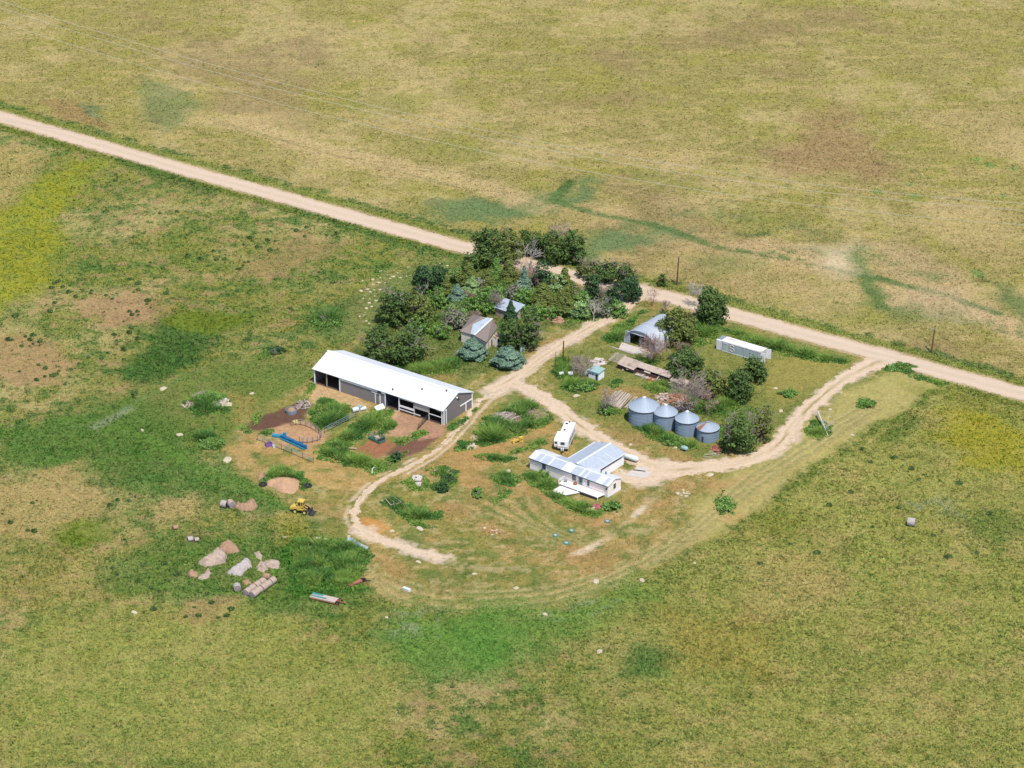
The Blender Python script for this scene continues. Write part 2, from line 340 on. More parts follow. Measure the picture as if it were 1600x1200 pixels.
# ---- the yard
paint([(555,470),(740,400),(1000,455),(1085,488),(1400,572),(1477,598),(1380,660),(1300,708),(1180,798),(1085,860),(1000,907),(880,952),(700,952),(580,932),(545,860),(520,830),(380,742),(345,700),(400,640),(480,600),(560,540)], MOWN, .9, 3, 3, .14, 1)
yk = sst(-1.5, 1.5, sdf(GP([(555,470),(740,400),(1000,455),(1085,488),(1400,572),(1477,598),(1380,660),(1300,708),(1180,798),(1085,860),(1000,907),(880,952),(700,952),(580,932),(545,860),(520,830),(380,742),(345,700),(400,640),(480,600),(560,540)]), X, Y))
put(yk*sst(.50, .64, fbm(X, Y, .11, 101))*.55, A(194,160,104)); put(yk*sst(.50, .62, fbm(X, Y, .2, 102))*.6, A(116,134,68), .12); put(yk*sst(.55, .66, fbm(X, Y, .5, 103, 3))*.55, A(100,124,58), .16); put(yk*sst(.56, .68, fbm(X, Y, .6, 104, 3))*.5, A(206,182,130))
paint([(560,560),(590,500),(640,420),(740,408),(990,462),(990,472),(960,490),(850,512),(835,545),(800,575),(720,590),(640,590)], A(108,124,62), .8, 4, 5, .4, 1)
paint([(520,470),(600,432),(720,395),(745,410),(690,440),(610,470),(580,520),(500,540)], A(126,140,76), .75, 6, 5, .3, 1); paint([(480,480),(540,470),(530,520),(470,520)], A(88,122,62), .7, 4, 6, .5)
paint([(848,590),(900,540),(990,500),(1060,490),(1330,560),(1300,600),(1200,690),(1120,715),(1020,700),(900,640)], A(132,138,70), .75, 4, 4, .2, 1)
paint([(1010,610),(1130,620),(1190,640),(1180,700),(1130,660),(1060,640)], A(98,126,58), .75, 4, 4, .4, 1)
paint([(1390,580),(1477,598),(1300,706),(1180,795),(1095,845),(1080,800),(1150,730),(1230,690),(1320,610)], A(188,176,108), .8, 4, 4, .06)
paint([(1200,560),(1330,565),(1300,595),(1220,640),(1190,600)], A(168,154,82), .7, 4, 4, .08)
paint([(690,700),(790,668),(870,652),(882,668),(800,702),(770,722),(740,770),(690,745)], A(198,154,96), .55, 4, 5, .05)
paint([(340,700),(400,680),(430,690),(500,702),(560,735),(605,742),(570,765),(500,762),(440,722),(370,720)], A(202,164,104), .75, 3, 5, .08, .6, brk=.42)
paint([(605,740),(650,722),(700,690),(700,700),(660,728),(600,756)], A(204,168,112), .6, 2, 3)
paint([(500,700),(520,680),(560,655),(600,632),(608,640),(560,668),(520,692),(505,705)], A(206,168,92), .75, 2, 2, .12)
paint([(418,668),(445,655),(470,658),(500,665),(507,688),(480,702),(440,696)], A(204,158,120), .85, 2, 2, .05, .3)
paint([(484,605),(500,600),(545,612),(572,632),(520,640),(482,632),(466,622)], A(218,180,134), .8, 2, 4, .08, .5)
paint([(384,668),(400,655),(440,638),(468,628),(482,640),(472,656),(430,668),(398,674)], A(112,80,68), .95, 1.2, 2, .03, .2)
paint([(572,694),(585,683),(602,682),(618,696),(590,718),(558,706)], A(172,112,84), .9, 1.5, 2, .04, .3)
paint([(600,712),(640,680),(668,668),(692,676),(655,708),(622,718)], A(132,92,78), .95, 1.2, 2, .03, .3)
paint([(606,640),(622,638),(692,664),(690,680),(650,690),(610,682),(590,676),(604,660)], A(196,150,122), .85, 1.5, 3, .05, .4)
paint([(600,628),(625,638),(615,656),(598,646)], A(218,182,140), .7, 1.5, 2)
paint([(740,630),(790,606),(800,618),(765,640),(720,690),(690,700),(715,660)], A(186,162,104), .55, 3, 3, .05)
for p in [[(735,690),(770,715),(740,735),(700,720)],[(840,765),(870,775),(850,790),(815,760)],[(930,800),(960,810),(920,830)],[(690,790),(730,785),(760,800),(700,812)],[(745,822),(785,826),(790,838),(750,838)],[(890,800),(935,815),(915,825),(880,815)],[(1000,780),(1060,790),(1050,800),(1005,795)],[(1040,755),(1080,748),(1085,770),(1050,780)],[(1085,755),(1190,735),(1200,745),(1120,775)],[(1100,800),(1150,785),(1160,810),(1110,815)],[(880,840),(970,870),(1000,890),(900,900)],[(640,740),(690,725),(680,750),(640,755)],[(720,760),(760,745),(770,765),(730,780)],[(590,860),(640,880),(640,900),(600,905)],[(545,900),(580,890),(660,925),(600,935)],[(950,660),(1000,680),(1060,705),(980,690)],[(1025,700),(1080,712),(1100,720),(1040,712)],[(820,545),(870,520),(900,530),(850,560),(830,560)],[(1130,720),(1160,705),(1180,712),(1150,722)],[(1000,705),(1040,722),(1000,726)],[(920,600),(990,600),(1020,620),(960,630)]]:
    paint(p, A(196,152,100), .5, 4, 5)
stroke([(700,870),(740,885),(800,890),(860,882),(910,862),(950,838),(985,812),(1015,785),(1030,765)], 2.2, A(206,182,138), .5, 1.2, 1.6, .06, .5, brk=.50)
stroke([(990,806),(1006,793)], 1.4, A(226,206,178), .8, .8, 1.4, brk=.45); stroke([(900,868),(945,845)], 1.8, A(228,206,174), .7, .8, 1.5, brk=.4)
for k in range(9):
    o = k*9.0; stroke([(560+o*.3,872+o*.55),(620,905+o*.5),(720,925+o*.45),(870,915+o*.4),(990,872+o*.42),(1080,818+o*.4),(1180,738+o*.45),(1290,668+o*.42),(1370,622+o*.3)], 1.5, A(*[(210,188,132),(112,132,66),(198,172,114)][k % 3]), .55, .8, 1, brk=.36)
for k in range(8):
    o = k*11; stroke([(730+o*1.4,790-o*.2),(790+o,812+o*.1),(850+o*.8,838),(885+o*.5,850-o*.1)], 1.1, A(*[(202,176,118),(110,130,62)][k % 2]), .6, .7, 1, brk=.38)
for k in range(5): stroke([(500+k*8,755-k*9),(545+k*10,765-k*7),(590,757-k*3)], .7, A(*[(216,182,124),(170,142,84)][k % 2]), .6, .5, .6, brk=.35)
paint([(552,820),(568,808),(590,812),(606,826),(590,842),(562,838)], A(208,152,84), .95, 2, 2.5, .06, .3)
paint([(610,958),(700,950),(760,950),(900,945),(1000,912),(1012,936),(900,985),(850,1005),(740,1045),(640,1056),(600,1000)], A(112,150,66), .85, 14, 10, .3)
paint([(730,985),(780,978),(810,1000),(800,1060),(700,1060)], A(96,146,58), .6, 12, 8, .3)
for p in [[(612,955),(685,948),(692,988),(620,988)],[(850,962),(905,940),(1000,912),(985,932),(900,972)],[(1420,780),(1490,778),(1500,800),(1430,805)]]: paint(p, A(156,164,124), .5, 4, 5, brk=.5)
paint([(985,1015),(1040,1000),(1065,1022),(1055,1055),(980,1055)], A(92,128,62), .75, 5, 6, .45)
# ---- field to the right of the yard
paint([(1475,635),(1550,648),(1605,680),(1605,742),(1520,742),(1475,695)], A(168,160,46), .75, 8, 9, .3); paint([(1400,600),(1475,603),(1600,640),(1600,660),(1480,630)], A(140,142,60), .6, 5, 5)
for pts, wd in (([(1475,606),(1420,640),(1380,668),(1345,690)], 3.0), ([(1330,700),(1290,722),(1235,768),(1200,795),(1150,822)], 3.5), ([(1110,855),(1060,882),(1020,906)], 3)): stroke(pts, wd, A(110,132,54), .75, 2.5, 4, .45, brk=.5)
paint([(1375,690),(1440,640),(1432,670),(1400,692)], A(90,124,50), .7, 4, 4, .5); paint([(1150,850),(1180,800),(1240,790),(1250,830)], A(138,142,56), .5, 5, 6)
paint([(1480,800),(1560,790),(1600,830),(1540,860)], A(108,132,60), .6, 6, 7, .45); paint([(1150,870),(1290,860),(1320,950),(1170,960)], A(186,164,102), .5, 9, 9); paint([(1020,960),(1180,950),(1200,1060),(1080,1060)], A(170,152,74), .5, 8, 9)
# ---- worn gravel beside the driveways
GRAV = A(230,204,176)
for nm, wd, al in (('lane', 4.0, .8), ('loop', 3.6, .8), ('track', .9, .7), ('tail', 3.0, .9), ('spur', 4.6, .85)): stroke(roads_w[nm][::4], wd, GRAV, al, .7, 2.2, .03, .25, world=True)
tw = roads_w['track'][::4]; tn = np.gradient(tw, axis=0); tn = np.stack([-tn[:, 1], tn[:, 0]], 1); tn /= np.linalg.norm(tn, axis=1)[:, None]; stroke((tw+tn*1.7)[:int(len(tw)*.62)], .7, GRAV, .8, .5, .8, .04, .3, world=True); stroke((tw-tn*1.6)[int(len(tw)*.5):], .9, GRAV, .75, .6, 1.2, .04, .3, brk=.42, world=True)
stroke(roads_w['road'][::5], 7.2, A(216,186,148), .6, 1.2, .8, .1, .5, world=True)
for nm, wd, bk in (('loop', 5.6, .54), ('lane', 5.4, .55), ('spur', 7, .5), ('tail', 5.5, .55)): stroke(roads_w[nm][::4], wd, A(226,202,176), .8, 1.0, 2.5, .05, .5, brk=bk, world=True)
paint([(745,612),(790,592),(815,600),(800,612),(770,625)], GRAV, .8, 2, 3, .02, .2); paint([(978,738),(1040,722),(1060,745),(1020,762),(985,760)], GRAV, .7, 2, 4, .02, .2, brk=.4)
paint([(1330,575),(1375,545),(1400,560),(1380,575)], GRAV, .8, 2, 2, .02, .2); paint([(985,470),(1000,448),(1030,452),(1050,470),(1010,470)], GRAV, .8, 2, 2, .02, .2)
paint([(1005,535),(1030,545),(1020,560),(985,545)], A(226,206,180), .7, 1.5, 2, .03, .3)
# organic variation in the cover itself
C = C*(0.88+0.24*fbm(X, Y, 0.9, 61, 2))[:, None]*(0.9+0.2*n3)[:, None]
Z = (fbm(X, Y, .08, 71)-.5)*0.10; Z[(np.abs(X) > 158) | (Y > 264) | (Y < -160)] *= 0
m = mat('ground_cover', None, .95, .30, 1.3, attr='col', bump=.6, spec=.1)
me = bpy.data.meshes.new('ground'); nv = X.size
me.vertices.add(nv); me.vertices.foreach_set('co', np.stack([X, Y, Z], 1).astype(np.float32).ravel())
ii = (np.arange(NYg-1)[:, None]*NXg+np.arange(NXg-1)[None, :]).ravel()
lv = np.stack([ii, ii+1, ii+1+NXg, ii+NXg], 1).astype(np.int32)
me.loops.add(lv.size); me.loops.foreach_set('vertex_index', lv.ravel())
me.polygons.add(len(lv)); me.polygons.foreach_set('loop_start', np.arange(0, lv.size, 4, dtype=np.int32)); me.polygons.foreach_set('loop_total', np.full(len(lv), 4, np.int32))
at = me.attributes.new('col', 'FLOAT_COLOR', 'POINT'); c4 = np.ones((nv, 4), np.float32); c4[:, :3] = C; at.data.foreach_set('color', c4.ravel())
me.update(calc_edges=True); me.materials.append(m); me.polygons.foreach_set('use_smooth', np.ones(len(lv), bool))
tag(bpy.data.objects.new('ground', me), kind='structure'); COL.objects.link(bpy.data.objects['ground'])
def gz(x, y): return float((fbm(np.array([x], float), np.array([y], float), .08, 71)[0]-.5)*0.10)
# ---- road sheets laid on the ground
mat('road_dirt', None, .95, .08, 1.2, attr='col', bump=.3, spec=.1, stain=(A(232,206,182), .55, .35, (1, 1, 1)))
mat('drive_gravel', None, .95, .16, 1.4, attr='col', bump=.5, spec=.1, stain=(A(222,194,164), .56, .6, (1, 1, 1)))
def strip(name, P, hw, material, lift, rag=.35, gaps=None, hwf=None):
    P = np.asarray(P); T = np.gradient(P, axis=0); T /= np.linalg.norm(T, axis=1)[:, None]; Nn = np.stack([-T[:, 1], T[:, 0]], 1)
    L = np.concatenate([[0], np.cumsum(np.linalg.norm(np.diff(P, axis=0), axis=1))])
    h = np.full(len(P), hw) if hwf is None else np.array([hwf(t) for t in L/L[-1]])
    a = h+rag*((vnoise(L*.7, L*0, 81)-.5)*1.2+(vnoise(L*2.1, L*0, 82)-.5)); b = h+rag*((vnoise(L*.7, L*0, 83)-.5)*1.2+(vnoise(L*2.1, L*0, 84)-.5))
    cols = [-1, -.72, -.5, -.3, 0, .3, .5, .72, 1]; nc = len(cols); vs = []; tint = []
    base = A(230,206,179) if name == 'county_road' else A(234,208,178)
    for j in cols:
        vs.append(P+Nn*np.where(j > 0, a, b)[:, None]*j); q_ = fbm(L+j*37, L*0+j*11, .12, 85, 4)[:, None]
        if name == 'county_road': f_ = {0: .94, .3: .985, .5: 1.045, .72: .97, 1: .90}[abs(j)]; tint.append(base*f_*(.92+.15*q_)+np.array([0, 0, -.012])*(abs(j) == 1))
        else: k_ = np.clip((q_-.42)*4, 0, 1)*(1.0 if j == 0 else .35 if abs(j) in (.3, 1) else 0); tint.append(base*(1-k_)*(.95+.1*q_)+A(168,152,96)*k_)
    tint = np.stack(tint, 1).reshape(-1, 3)
    vs = np.stack(vs, 1); n = len(P); xy = vs.reshape(-1, 2); z = (fbm(xy[:, 0], xy[:, 1], .08, 71)-.5)*.10+lift
    mb = MB(); mb.v = [tuple(map(float, p)) for p in np.column_stack([xy, z])]
    for i in range(n-1):
        for j in range(nc-1):
            k = i*nc+j; mb.f.append([k, k+1, k+nc+1, k+nc]); mb.m.append(0)
    o = mb.build(name, material, smooth=True); at = o.data.attributes.new('col', 'FLOAT_COLOR', 'POINT'); c4 = np.ones((len(tint), 4), np.float32); c4[:, :3] = tint; at.data.foreach_set('color', c4.ravel()); return tag(o, kind='structure')
strip('county_road', roads_w['road'], 2.95, 'road_dirt', .035, .55)
strip('lane', roads_w['lane'], 1.7, 'drive_gravel', .030, .5, hwf=lambda t: 3.2-2.2*min(1, t*3.2)+.7*max(0, t-.7)*3)
strip('driveway', roads_w['loop'], 1.9, 'drive_gravel', .026, 1.0, hwf=lambda t: 1.8+1.4*math.exp(-((t-.41)/.07)**2)+.05*(t > .5)+(1.6*max(0, t-.9)*10 if t > .9 else 0))
strip('farm_track', roads_w['track'], .9, 'drive_gravel', .022, .8, hwf=lambda t: .30+.45*t)
strip('farm_track', roads_w['tail'], .9, 'drive_gravel', .018, .9, hwf=lambda t: 1.2-.9*t)
strip('parking_apron', roads_w['spur'], 1.5, 'drive_gravel', .014, .9)
# ================================================================== ground vegetation
mat('grass_blades', None, .9, .10, 1.0, attr='col', transl=.25, spec=.1)
mat('foliage', None, .75, .10, 1.0, attr='col', transl=.18, spec=.2)
def gcol(x, y):
    j = np.clip(np.round((x+155)/dx).astype(int), 0, int(310/dx)); i = np.clip(np.round((y+158)/dx).astype(int), 0, int(420/dx))
    k = (i+10)*NXg + (j+16); return C[k], TALL[k], DENS[k], Z[k]
blocked = []          # footprints where nothing grows (world polygons)
def free_of(x, y, grow=0.0):
    ok = np.ones(x.size, bool)
    for P in blocked:
        P = np.asarray(P); k = np.where((x > P[:, 0].min()-2) & (x < P[:, 0].max()+2) & (y > P[:, 1].min()-2) & (y < P[:, 1].max()+2))[0]
        if k.size: ok[k] &= sdf(P, x[k], y[k]) < grow
    return ok
def tris(x, y, z, h, wd, col, nb, spread, rs):
    n = x.size; V = np.empty((n, nb, 3, 3), np.float32); Cc = np.empty((n, nb, 3), np.float32)
    for b in range(nb):
        a = rs.rand(n)*2*PI; r = rs.rand(n)**.5*spread; px, py = x+np.cos(a)*r, y+np.sin(a)*r
        t = rs.rand(n)*2*PI; hw = wd*(.6+.8*rs.rand(n))/2; hh = h*(.6+.8*rs.rand(n)); l = rs.rand(n)*2*PI; lean = hh*(.4+1.1*rs.rand(n))
        V[:, b, 0] = np.stack([px-np.cos(t)*hw, py-np.sin(t)*hw, z-.02], 1); V[:, b, 1] = np.stack([px+np.cos(t)*hw, py+np.sin(t)*hw, z-.02], 1)
        V[:, b, 2] = np.stack([px+np.cos(l)*lean, py+np.sin(l)*lean, z+hh], 1); Cc[:, b] = col*(.85+.30*rs.rand(n))[:, None]
    return V.reshape(-1, 3), Cc.reshape(-1, 3)
rs = np.random.RandomState(5)
def grass():
    N = 560000
    # one tuft every ~0.25 m2 of what the picture can see
    py = rs.rand(N)*1220-10; px = rs.rand(N)*1640-20
    u, v = px-800, py-600; dy = FOC*CP-v*SP; dz = -FOC*SP-v*CP; t = -CAM[2]/dz; x = u*t; y = CAM[1]+dy*t
    c, tl, de, z = gcol(x, y)
    ok = (rs.rand(N) < de) & free_of(x, y, .1)
    for nm, P in roads_w.items():
        hw = dict(road=2.7, lane=1.3, loop=1.6, track=.5, tail=.6, spur=1.0)[nm]; P = P[::6]
        k = np.where(ok & (x > P[:, 0].min()-4) & (x < P[:, 0].max()+4) & (y > P[:, 1].min()-4) & (y < P[:, 1].max()+4))[0]
        ok[k] &= -sdf(P, x[k], y[k], False) > hw
    x, y, z, c, tl = x[ok], y[ok], z[ok], c[ok], tl[ok]; n = x.size
    var = fbm(x, y, .7, 91, 3); up_ = y > np.interp(x, roadP[:, 0], roadP[:, 1]); green = (rs.rand(n) < (.26*sst(.4, .62, var)+.07)*np.where(up_, .45, 1.0))[:, None]
    c = np.where(green, c*np.array([.74, 1.0, .9]), c*(.95+.28*rs.rand(n))[:, None]*np.array([1.36, 1.36, 1.56]))
    h = tl*(.28+.55*rs.rand(n))*np.where(green[:, 0], 1.25, 1.0); w = .18+.42*tl*(.6+.8*rs.rand(n)); big = (rs.rand(n) < .028*sst(.45, .6, fbm(x, y, .12, 92))*np.where(up_, .15, 1)) & (tl > .2) & (c[:, 0] > c[:, 1]*.96); h = np.where(big, .42, h); w = np.where(big, .55, w); c = np.where(big[:, None], c*np.array([.62, .82, .72]), c)
    V, Cc = tris(x, y, z, h, w, np.clip(c, 0, .8), 3, .28, rs)
    o = npmesh('prairie_grass', V, 3, 'grass_blades', Cc); tag(o, 'short tufted prairie grass growing over the fields and yard', 'grass', kind='stuff')
WEEDS = [
 [(490,706),(530,682),(580,642),(606,636),(614,642),(600,664),(560,686),(548,698),(560,712),(600,718),(640,703),(630,716),(600,736),(582,742),(560,732),(500,716)],
 [(480,642),(500,622),(530,627),(555,640),(535,660),(500,672),(482,662)], [(740,692),(750,660),(775,640),(800,628),(840,630),(860,646),(858,662),(830,674),(790,692),(760,698)],
 [(795,708),(830,692),(850,684),(852,692),(820,706),(800,710)], [(740,712),(755,708),(800,712),(812,716),(790,726),(765,722)], [(765,742),(790,735),(815,745),(805,762),(775,756)], [(762,784),(795,766),(800,772),(775,790)],
 [(812,740),(845,740),(880,764),(885,776),(930,790),(950,802),(940,815),(925,812),(900,806),(880,792),(850,772)], [(630,755),(645,745),(662,746),(675,755),(665,766),(645,768)], [(668,735),(690,730),(715,737),(712,755),(692,772),(682,766),(697,750),(680,742)],
 [(597,784),(620,776),(650,795),(690,800),(688,812),(660,815),(682,826),(655,826),(620,802)], [(972,642),(985,656),(1022,668),(1060,682),(1092,697),(1102,706),(1080,702),(1050,700),(1000,676)],
 [(868,600),(890,588),(920,595),(940,600),(920,610),(895,614),(880,608)], [(860,570),(872,560),(890,562),(892,588),(872,594),(862,584)], [(1000,602),(1030,592),(1062,602),(1066,612),(1020,614)], [(948,600),(968,592),(972,600),(955,606)],
 [(940,528),(962,510),(990,492),(1010,484),(992,505),(976,530),(952,536)], [(1085,640),(1120,622),(1162,630),(1140,650),(1100,650)], [(405,748),(440,726),(470,740),(486,752),(478,768),(455,752),(420,748),(412,762)],
 [(290,628),(330,610),(365,626),(357,646),(310,652),(290,642)], [(300,682),(330,666),(350,690),(345,706),(315,702)], [(1125,512),(1200,530),(1290,555),(1332,561),(1325,570),(1250,562),(1180,542)], [(700,668),(740,641),(746,638),(735,656),(705,674)],
 [(1255,672),(1270,656),(1298,664),(1302,680),(1280,686),(1262,680)], [(1386,570),(1400,568),(1440,585),(1478,600),(1470,604),(1420,588)], [(590,560),(640,572),(700,560),(735,555),(720,580),(640,590)], [(690,470),(760,440),(850,450),(900,470),(905,495),(860,500),(800,470),(740,500),(700,505)],
 [(880,495),(950,480),(970,482),(930,502),(890,506)], [(950,565),(1000,560),(1030,565),(1020,572)], [(1090,490),(1125,500),(1120,530),(1090,545),(1082,520)], [(985,640),(960,650),(945,640),(940,628),(955,622),(975,640)], [(640,500),(700,490),(715,510),(680,530),(640,520)],
 [(472,622),(485,600),(492,606),(478,632)], [(392,655),(402,645),(410,655),(400,664)], [(370,668),(386,664),(400,676),(425,672),(418,680),(385,678)], [(665,755),(700,755),(690,772)], [(440,840),(560,846),(585,868),(560,922),(470,922)], [(1395,560),(1440,575),(1400,572)],
 [(715,688),(745,690),(740,705),(712,705)], [(1120,662),(1140,672),(1128,690)], [(1100,705),(1122,708),(1116,714)], [(395,560),(420,545),(430,552),(410,566)], [(612,692),(640,681),(662,671),(664,677),(630,695)], [(588,668),(604,655),(622,662),(612,680),(595,682)], [(485,490),(530,480),(540,510),(490,515)]]
def weeds():
    Vs, Cs = [], []
    for q, pts in enumerate(WEEDS):
        P = GP(pts); lo, hi = P.min(0)-1, P.max(0)+1; n = int((hi[0]-lo[0])*(hi[1]-lo[1])*30)
        x, y = lo[0]+rs.rand(n)*(hi[0]-lo[0]), lo[1]+rs.rand(n)*(hi[1]-lo[1])
        wq = (fbm(x, y, .35, 95)-.5)*3.0; s = sdf(P, x, y)+wq
        clump = fbm(x, y, .55, 96, 3); ok = (s > 0) & (rs.rand(n) < .25+sst(.35, .55, clump)) & free_of(x, y, -.1)
        x, y, s, clump = x[ok], y[ok], s[ok], clump[ok]; n = x.size
        if not n: continue
        tone = np.where((rs.rand(n) < sst(.3, .7, fbm(x, y, .25, 97)))[:, None], A(122,152,68), A(78,120,54))*1.6; tone = np.where((rs.rand(n) < .05)[:, None], A(172,164,104)*1.3, tone)
        hh = (.12+.88*sst(0, 2.4, s))*(.15+2.4*clump**2)*(.75 if q in (36,) else 1.0)
        V, Cc = tris(x, y, x*0, hh*1.25, .16, tone, 4, .25, rs); Vs.append(np.repeat(V.reshape(-1, 3, 3), [1], 0)[:, [0, 1, 2, 2]].reshape(-1, 3)); Cs.append(Cc)
        for b in range(2):
            zz = hh*(b+.4)/3; V, Cc = leafquads(np.stack([x+rs.randn(n)*.15, y+rs.randn(n)*.15, zz+rs.rand(n)*.15], 1), (.10+.09*rs.rand(n)), tone*(.75+.5*rs.rand(n))[:, None], rs, up=.7)
            Vs.append(V); Cs.append(Cc)
    o = npmesh('weeds', np.concatenate(Vs), 4, 'foliage', np.concatenate(Cs)); tag(o, 'dense tall green weeds round the pens, sheds and bins', 'weeds', kind='stuff')
def leafquads(p, s, col, rs, up=0.0, nrm=None, asp=1.0):
    """small leaf-clump faces at points p"""
    n = len(p); a = rs.randn(n, 3); a[:, 2] += up
    if nrm is not None: a = a*.75+nrm*1.1
    a /= np.linalg.norm(a, axis=1)[:, None]+1e-9; r = rs.randn(n, 3); t = np.cross(a, r); t /= np.linalg.norm(t, axis=1)[:, None]+1e-9; b = np.cross(a, t)
    s = np.broadcast_to(s, (n,))[:, None]; k = .65+.7*rs.rand(4, n, 1)
    V = np.stack([p+t*s*k[0]*asp, p+b*s*k[1], p-t*s*k[2]*asp, p-b*s*k[3]], 1).reshape(-1, 3); return V, col
# ================================================================== trees
mat('bark', A(120,104,92,1.7), .95, .3, 2.5, bump=.8, spec=.1); mat('dead_wood', A(186,168,158), .95, .2, 2.0, spec=.1); mat('dead_wood_pink', A(186,154,142), .95, .25, 2.0, spec=.1); mat('bleached_wood', A(226,214,204), .95, .15, 2.0, spec=.1)
TONES = dict(elm=((92,112,58),(60,82,44)), olive=((112,122,62),(82,94,48)), green=((112,142,72),(78,112,52)), blue=((126,148,126),(84,112,94)), pale=((138,160,104),(104,132,80)), rust=((112,120,62),(84,96,48)), dark=((70,96,60),(46,72,44)), grayg=((132,136,112),(110,112,96)))
def limb(mb, a, d, ln, r, depth, rg, spread=.7, twig=3):
    """a bending tapered limb that forks"""
    r = max(r, .030); pts = [a]; d = d.normalized(); n = 4
    for i in range(n):
        d = (d+Vector((rg.gauss(0, .16), rg.gauss(0, .16), rg.gauss(.03, .12)))).normalized(); pts.append(pts[-1]+d*ln/n)
    mb.tube(pts, [r*(1-.65*i/n) for i in range(n+1)], 5 if r > .06 else 3, cap=False)
    if depth > 0:
        for k in range(twig):
            i = rg.randint(2, n); q = Vector((rg.gauss(0, 1), rg.gauss(0, 1), rg.gauss(.25, .7))); limb(mb, pts[i], d+q*spread, ln*rg.uniform(.5, .75), r*.45, depth-1, rg, spread, twig)
    return pts[-1]
def crown_fit(x0, y0, x1, y1, minc=.5):
    """size of a plant from its outline in the photo: ground position, radius, half height, centre height"""
    cx, cy = (x0+x1)/2, (y0+y1)/2; s = SC(cx, y1); a = (x1-x0)/2/s; v = (y1-y0)/2/s
    c = math.sqrt(max((v*v-(a*SP)**2), 0))/CP; c = max(c, minc*a); zc = c
    g = G(cx, cy, zc); return g[0], g[1], a, c, zc
def leafy(name, box, tone, label, cat='tree', group=None, leaf=.34, dens=1.0, cone=0.0, lumps=7, bare=0.0, gap=.8, seed=None, low=0.0):
    rg = random.Random(seed or int(box[0]*31+box[1])); r = np.random.RandomState(rg.randint(0, 10**6))
    x, y, a, c, zc = crown_fit(*box); bq = a
    if low:                                # ground-hugging shrub: footprint from the outline, height given
        s = SC(box[0], box[3]); h_ = min(low, (box[3]-box[1])/s/CP*.7); bq = max(.5, ((box[3]-box[1])/s-h_*CP)/SP/2); c = zc = h_/2; g = G((box[0]+box[2])/2, (box[1]+box[3])/2, zc); x, y = g[0], g[1]
    t = thing(name, label, cat, (x, y, 0), 0, group)
    tr = MB(); H = zc*2
    base = Vector((0, 0, -.1)); top = Vector((rg.uniform(-.2, .2)*a*.4, rg.uniform(-.2, .2)*a*.4, zc*(.7 if not cone else 1.6)))
    r0 = max(.10, .045*H+.02*a); tr.tube([base, base.lerp(top, .35)+Vector((rg.uniform(-.1, .1), rg.uniform(-.1, .1), 0)), base.lerp(top, .7), top], [r0*1.25, r0, r0*.75, r0*.4], 7)
    P, Nn, Tn = [], [], []; hi, lo = A(*TONES[tone][0])*2.1, A(*TONES[tone][1])*1.9
    if cone:
        nl = max(6, int(H/.45)); cnt = int(260*dens*a*H*.9/(leaf/.34)**2/2)
        z = (1-r.rand(cnt)**.62)*.98; lay = (z*nl) % 1.0
        R0 = a*(1-z)**cone*(.78+.34*(1-lay))*(.8+.4*vnoise(z*nl*.6+7, z*0+3, 5)); th = r.rand(cnt)*2*PI; R0 = R0*(.62+.75*vnoise(th*2.3, z*8, 9)); q = .55+.45*r.rand(cnt)**.5
        p = np.stack([np.cos(th)*R0*q, np.sin(th)*R0*q, .12*H+z*H*.9-.25*lay*H/nl], 1); n_ = np.stack([np.cos(th), np.sin(th), np.full(cnt, .6)], 1)
        tn = r.rand(cnt)*.5+.5*vnoise(th*2, z*9, 4); P.append(p); Nn.append(n_); Tn.append(tn)
    else:
        blobs = [((0, 0, zc*1.0), (a*.70, a*.70, c*.80))]
        for k in range(5): th = 2*PI*k/5+rg.uniform(-.5, .5); blobs.append(((math.cos(th)*a*.55, math.sin(th)*a*.55, zc*.5), (a*.38, a*.38, c*.42)))
        for k in range(lumps):
            th = 2*PI*k/lumps+rg.uniform(-.4, .4); rr = a*rg.uniform(.42, .82); zz = zc*rg.uniform(.5, 1.55); s_ = a*rg.uniform(.20, .42)
            sh = math.sqrt(max(.15, 1-((zz-zc)/c)**2*.8)); blobs.append(((math.cos(th)*rr*sh, math.sin(th)*rr*sh, zz), (s_, s_, min(c*.62, s_*rg.uniform(.75, 1.0)))))
        for (bc, br) in blobs:
            tr.tube([base.lerp(top, rg.uniform(.3, .8)), Vector(bc)*.55+base.lerp(top, .6)*.45, Vector(bc)], [r0*.45, r0*.3, r0*.12], 5)
            area = 4*PI*((br[0]*br[1])**.8+2*(br[0]*br[2])**.8)/3; ncl = max(6, int(area*1.1*dens)); cl = r.randn(ncl, 3); cl[:, 2] += .35; cl /= np.linalg.norm(cl, axis=1)[:, None]
            keep = r.rand(ncl) > gap*.45; cl = cl[keep]; ncl = len(cl); per = max(6, int(15/(leaf/.27)))
            rad = (.72+.36*r.rand(ncl))[:, None]; cp = cl*rad; pp = np.repeat(cp, per, 0)*np.array(br)+np.array(bc)+r.randn(ncl*per, 3)*np.array([.42, .42, .3])*min(1.0, br[0]*.55)
            P.append(pp); Nn.append(np.repeat(cl, per, 0)); Tn.append(np.clip(np.repeat(r.rand(ncl), per)*.75+r.rand(ncl*per)*.35-.05+(r.rand(ncl*per) < .08)*.5, 0, 1.5))
    P, Nn, Tn = np.concatenate(P), np.concatenate(Nn), np.concatenate(Tn); k = P[:, 2] > .05; P, Nn, Tn = P[k], Nn[k], Tn[k]; P[:, 1] *= bq/a if low else 1.0
    V, Cc = leafquads(P, leaf*(.6+.6*r.rand(len(P))), lo+(hi-lo)*Tn[:, None], r, nrm=Nn)
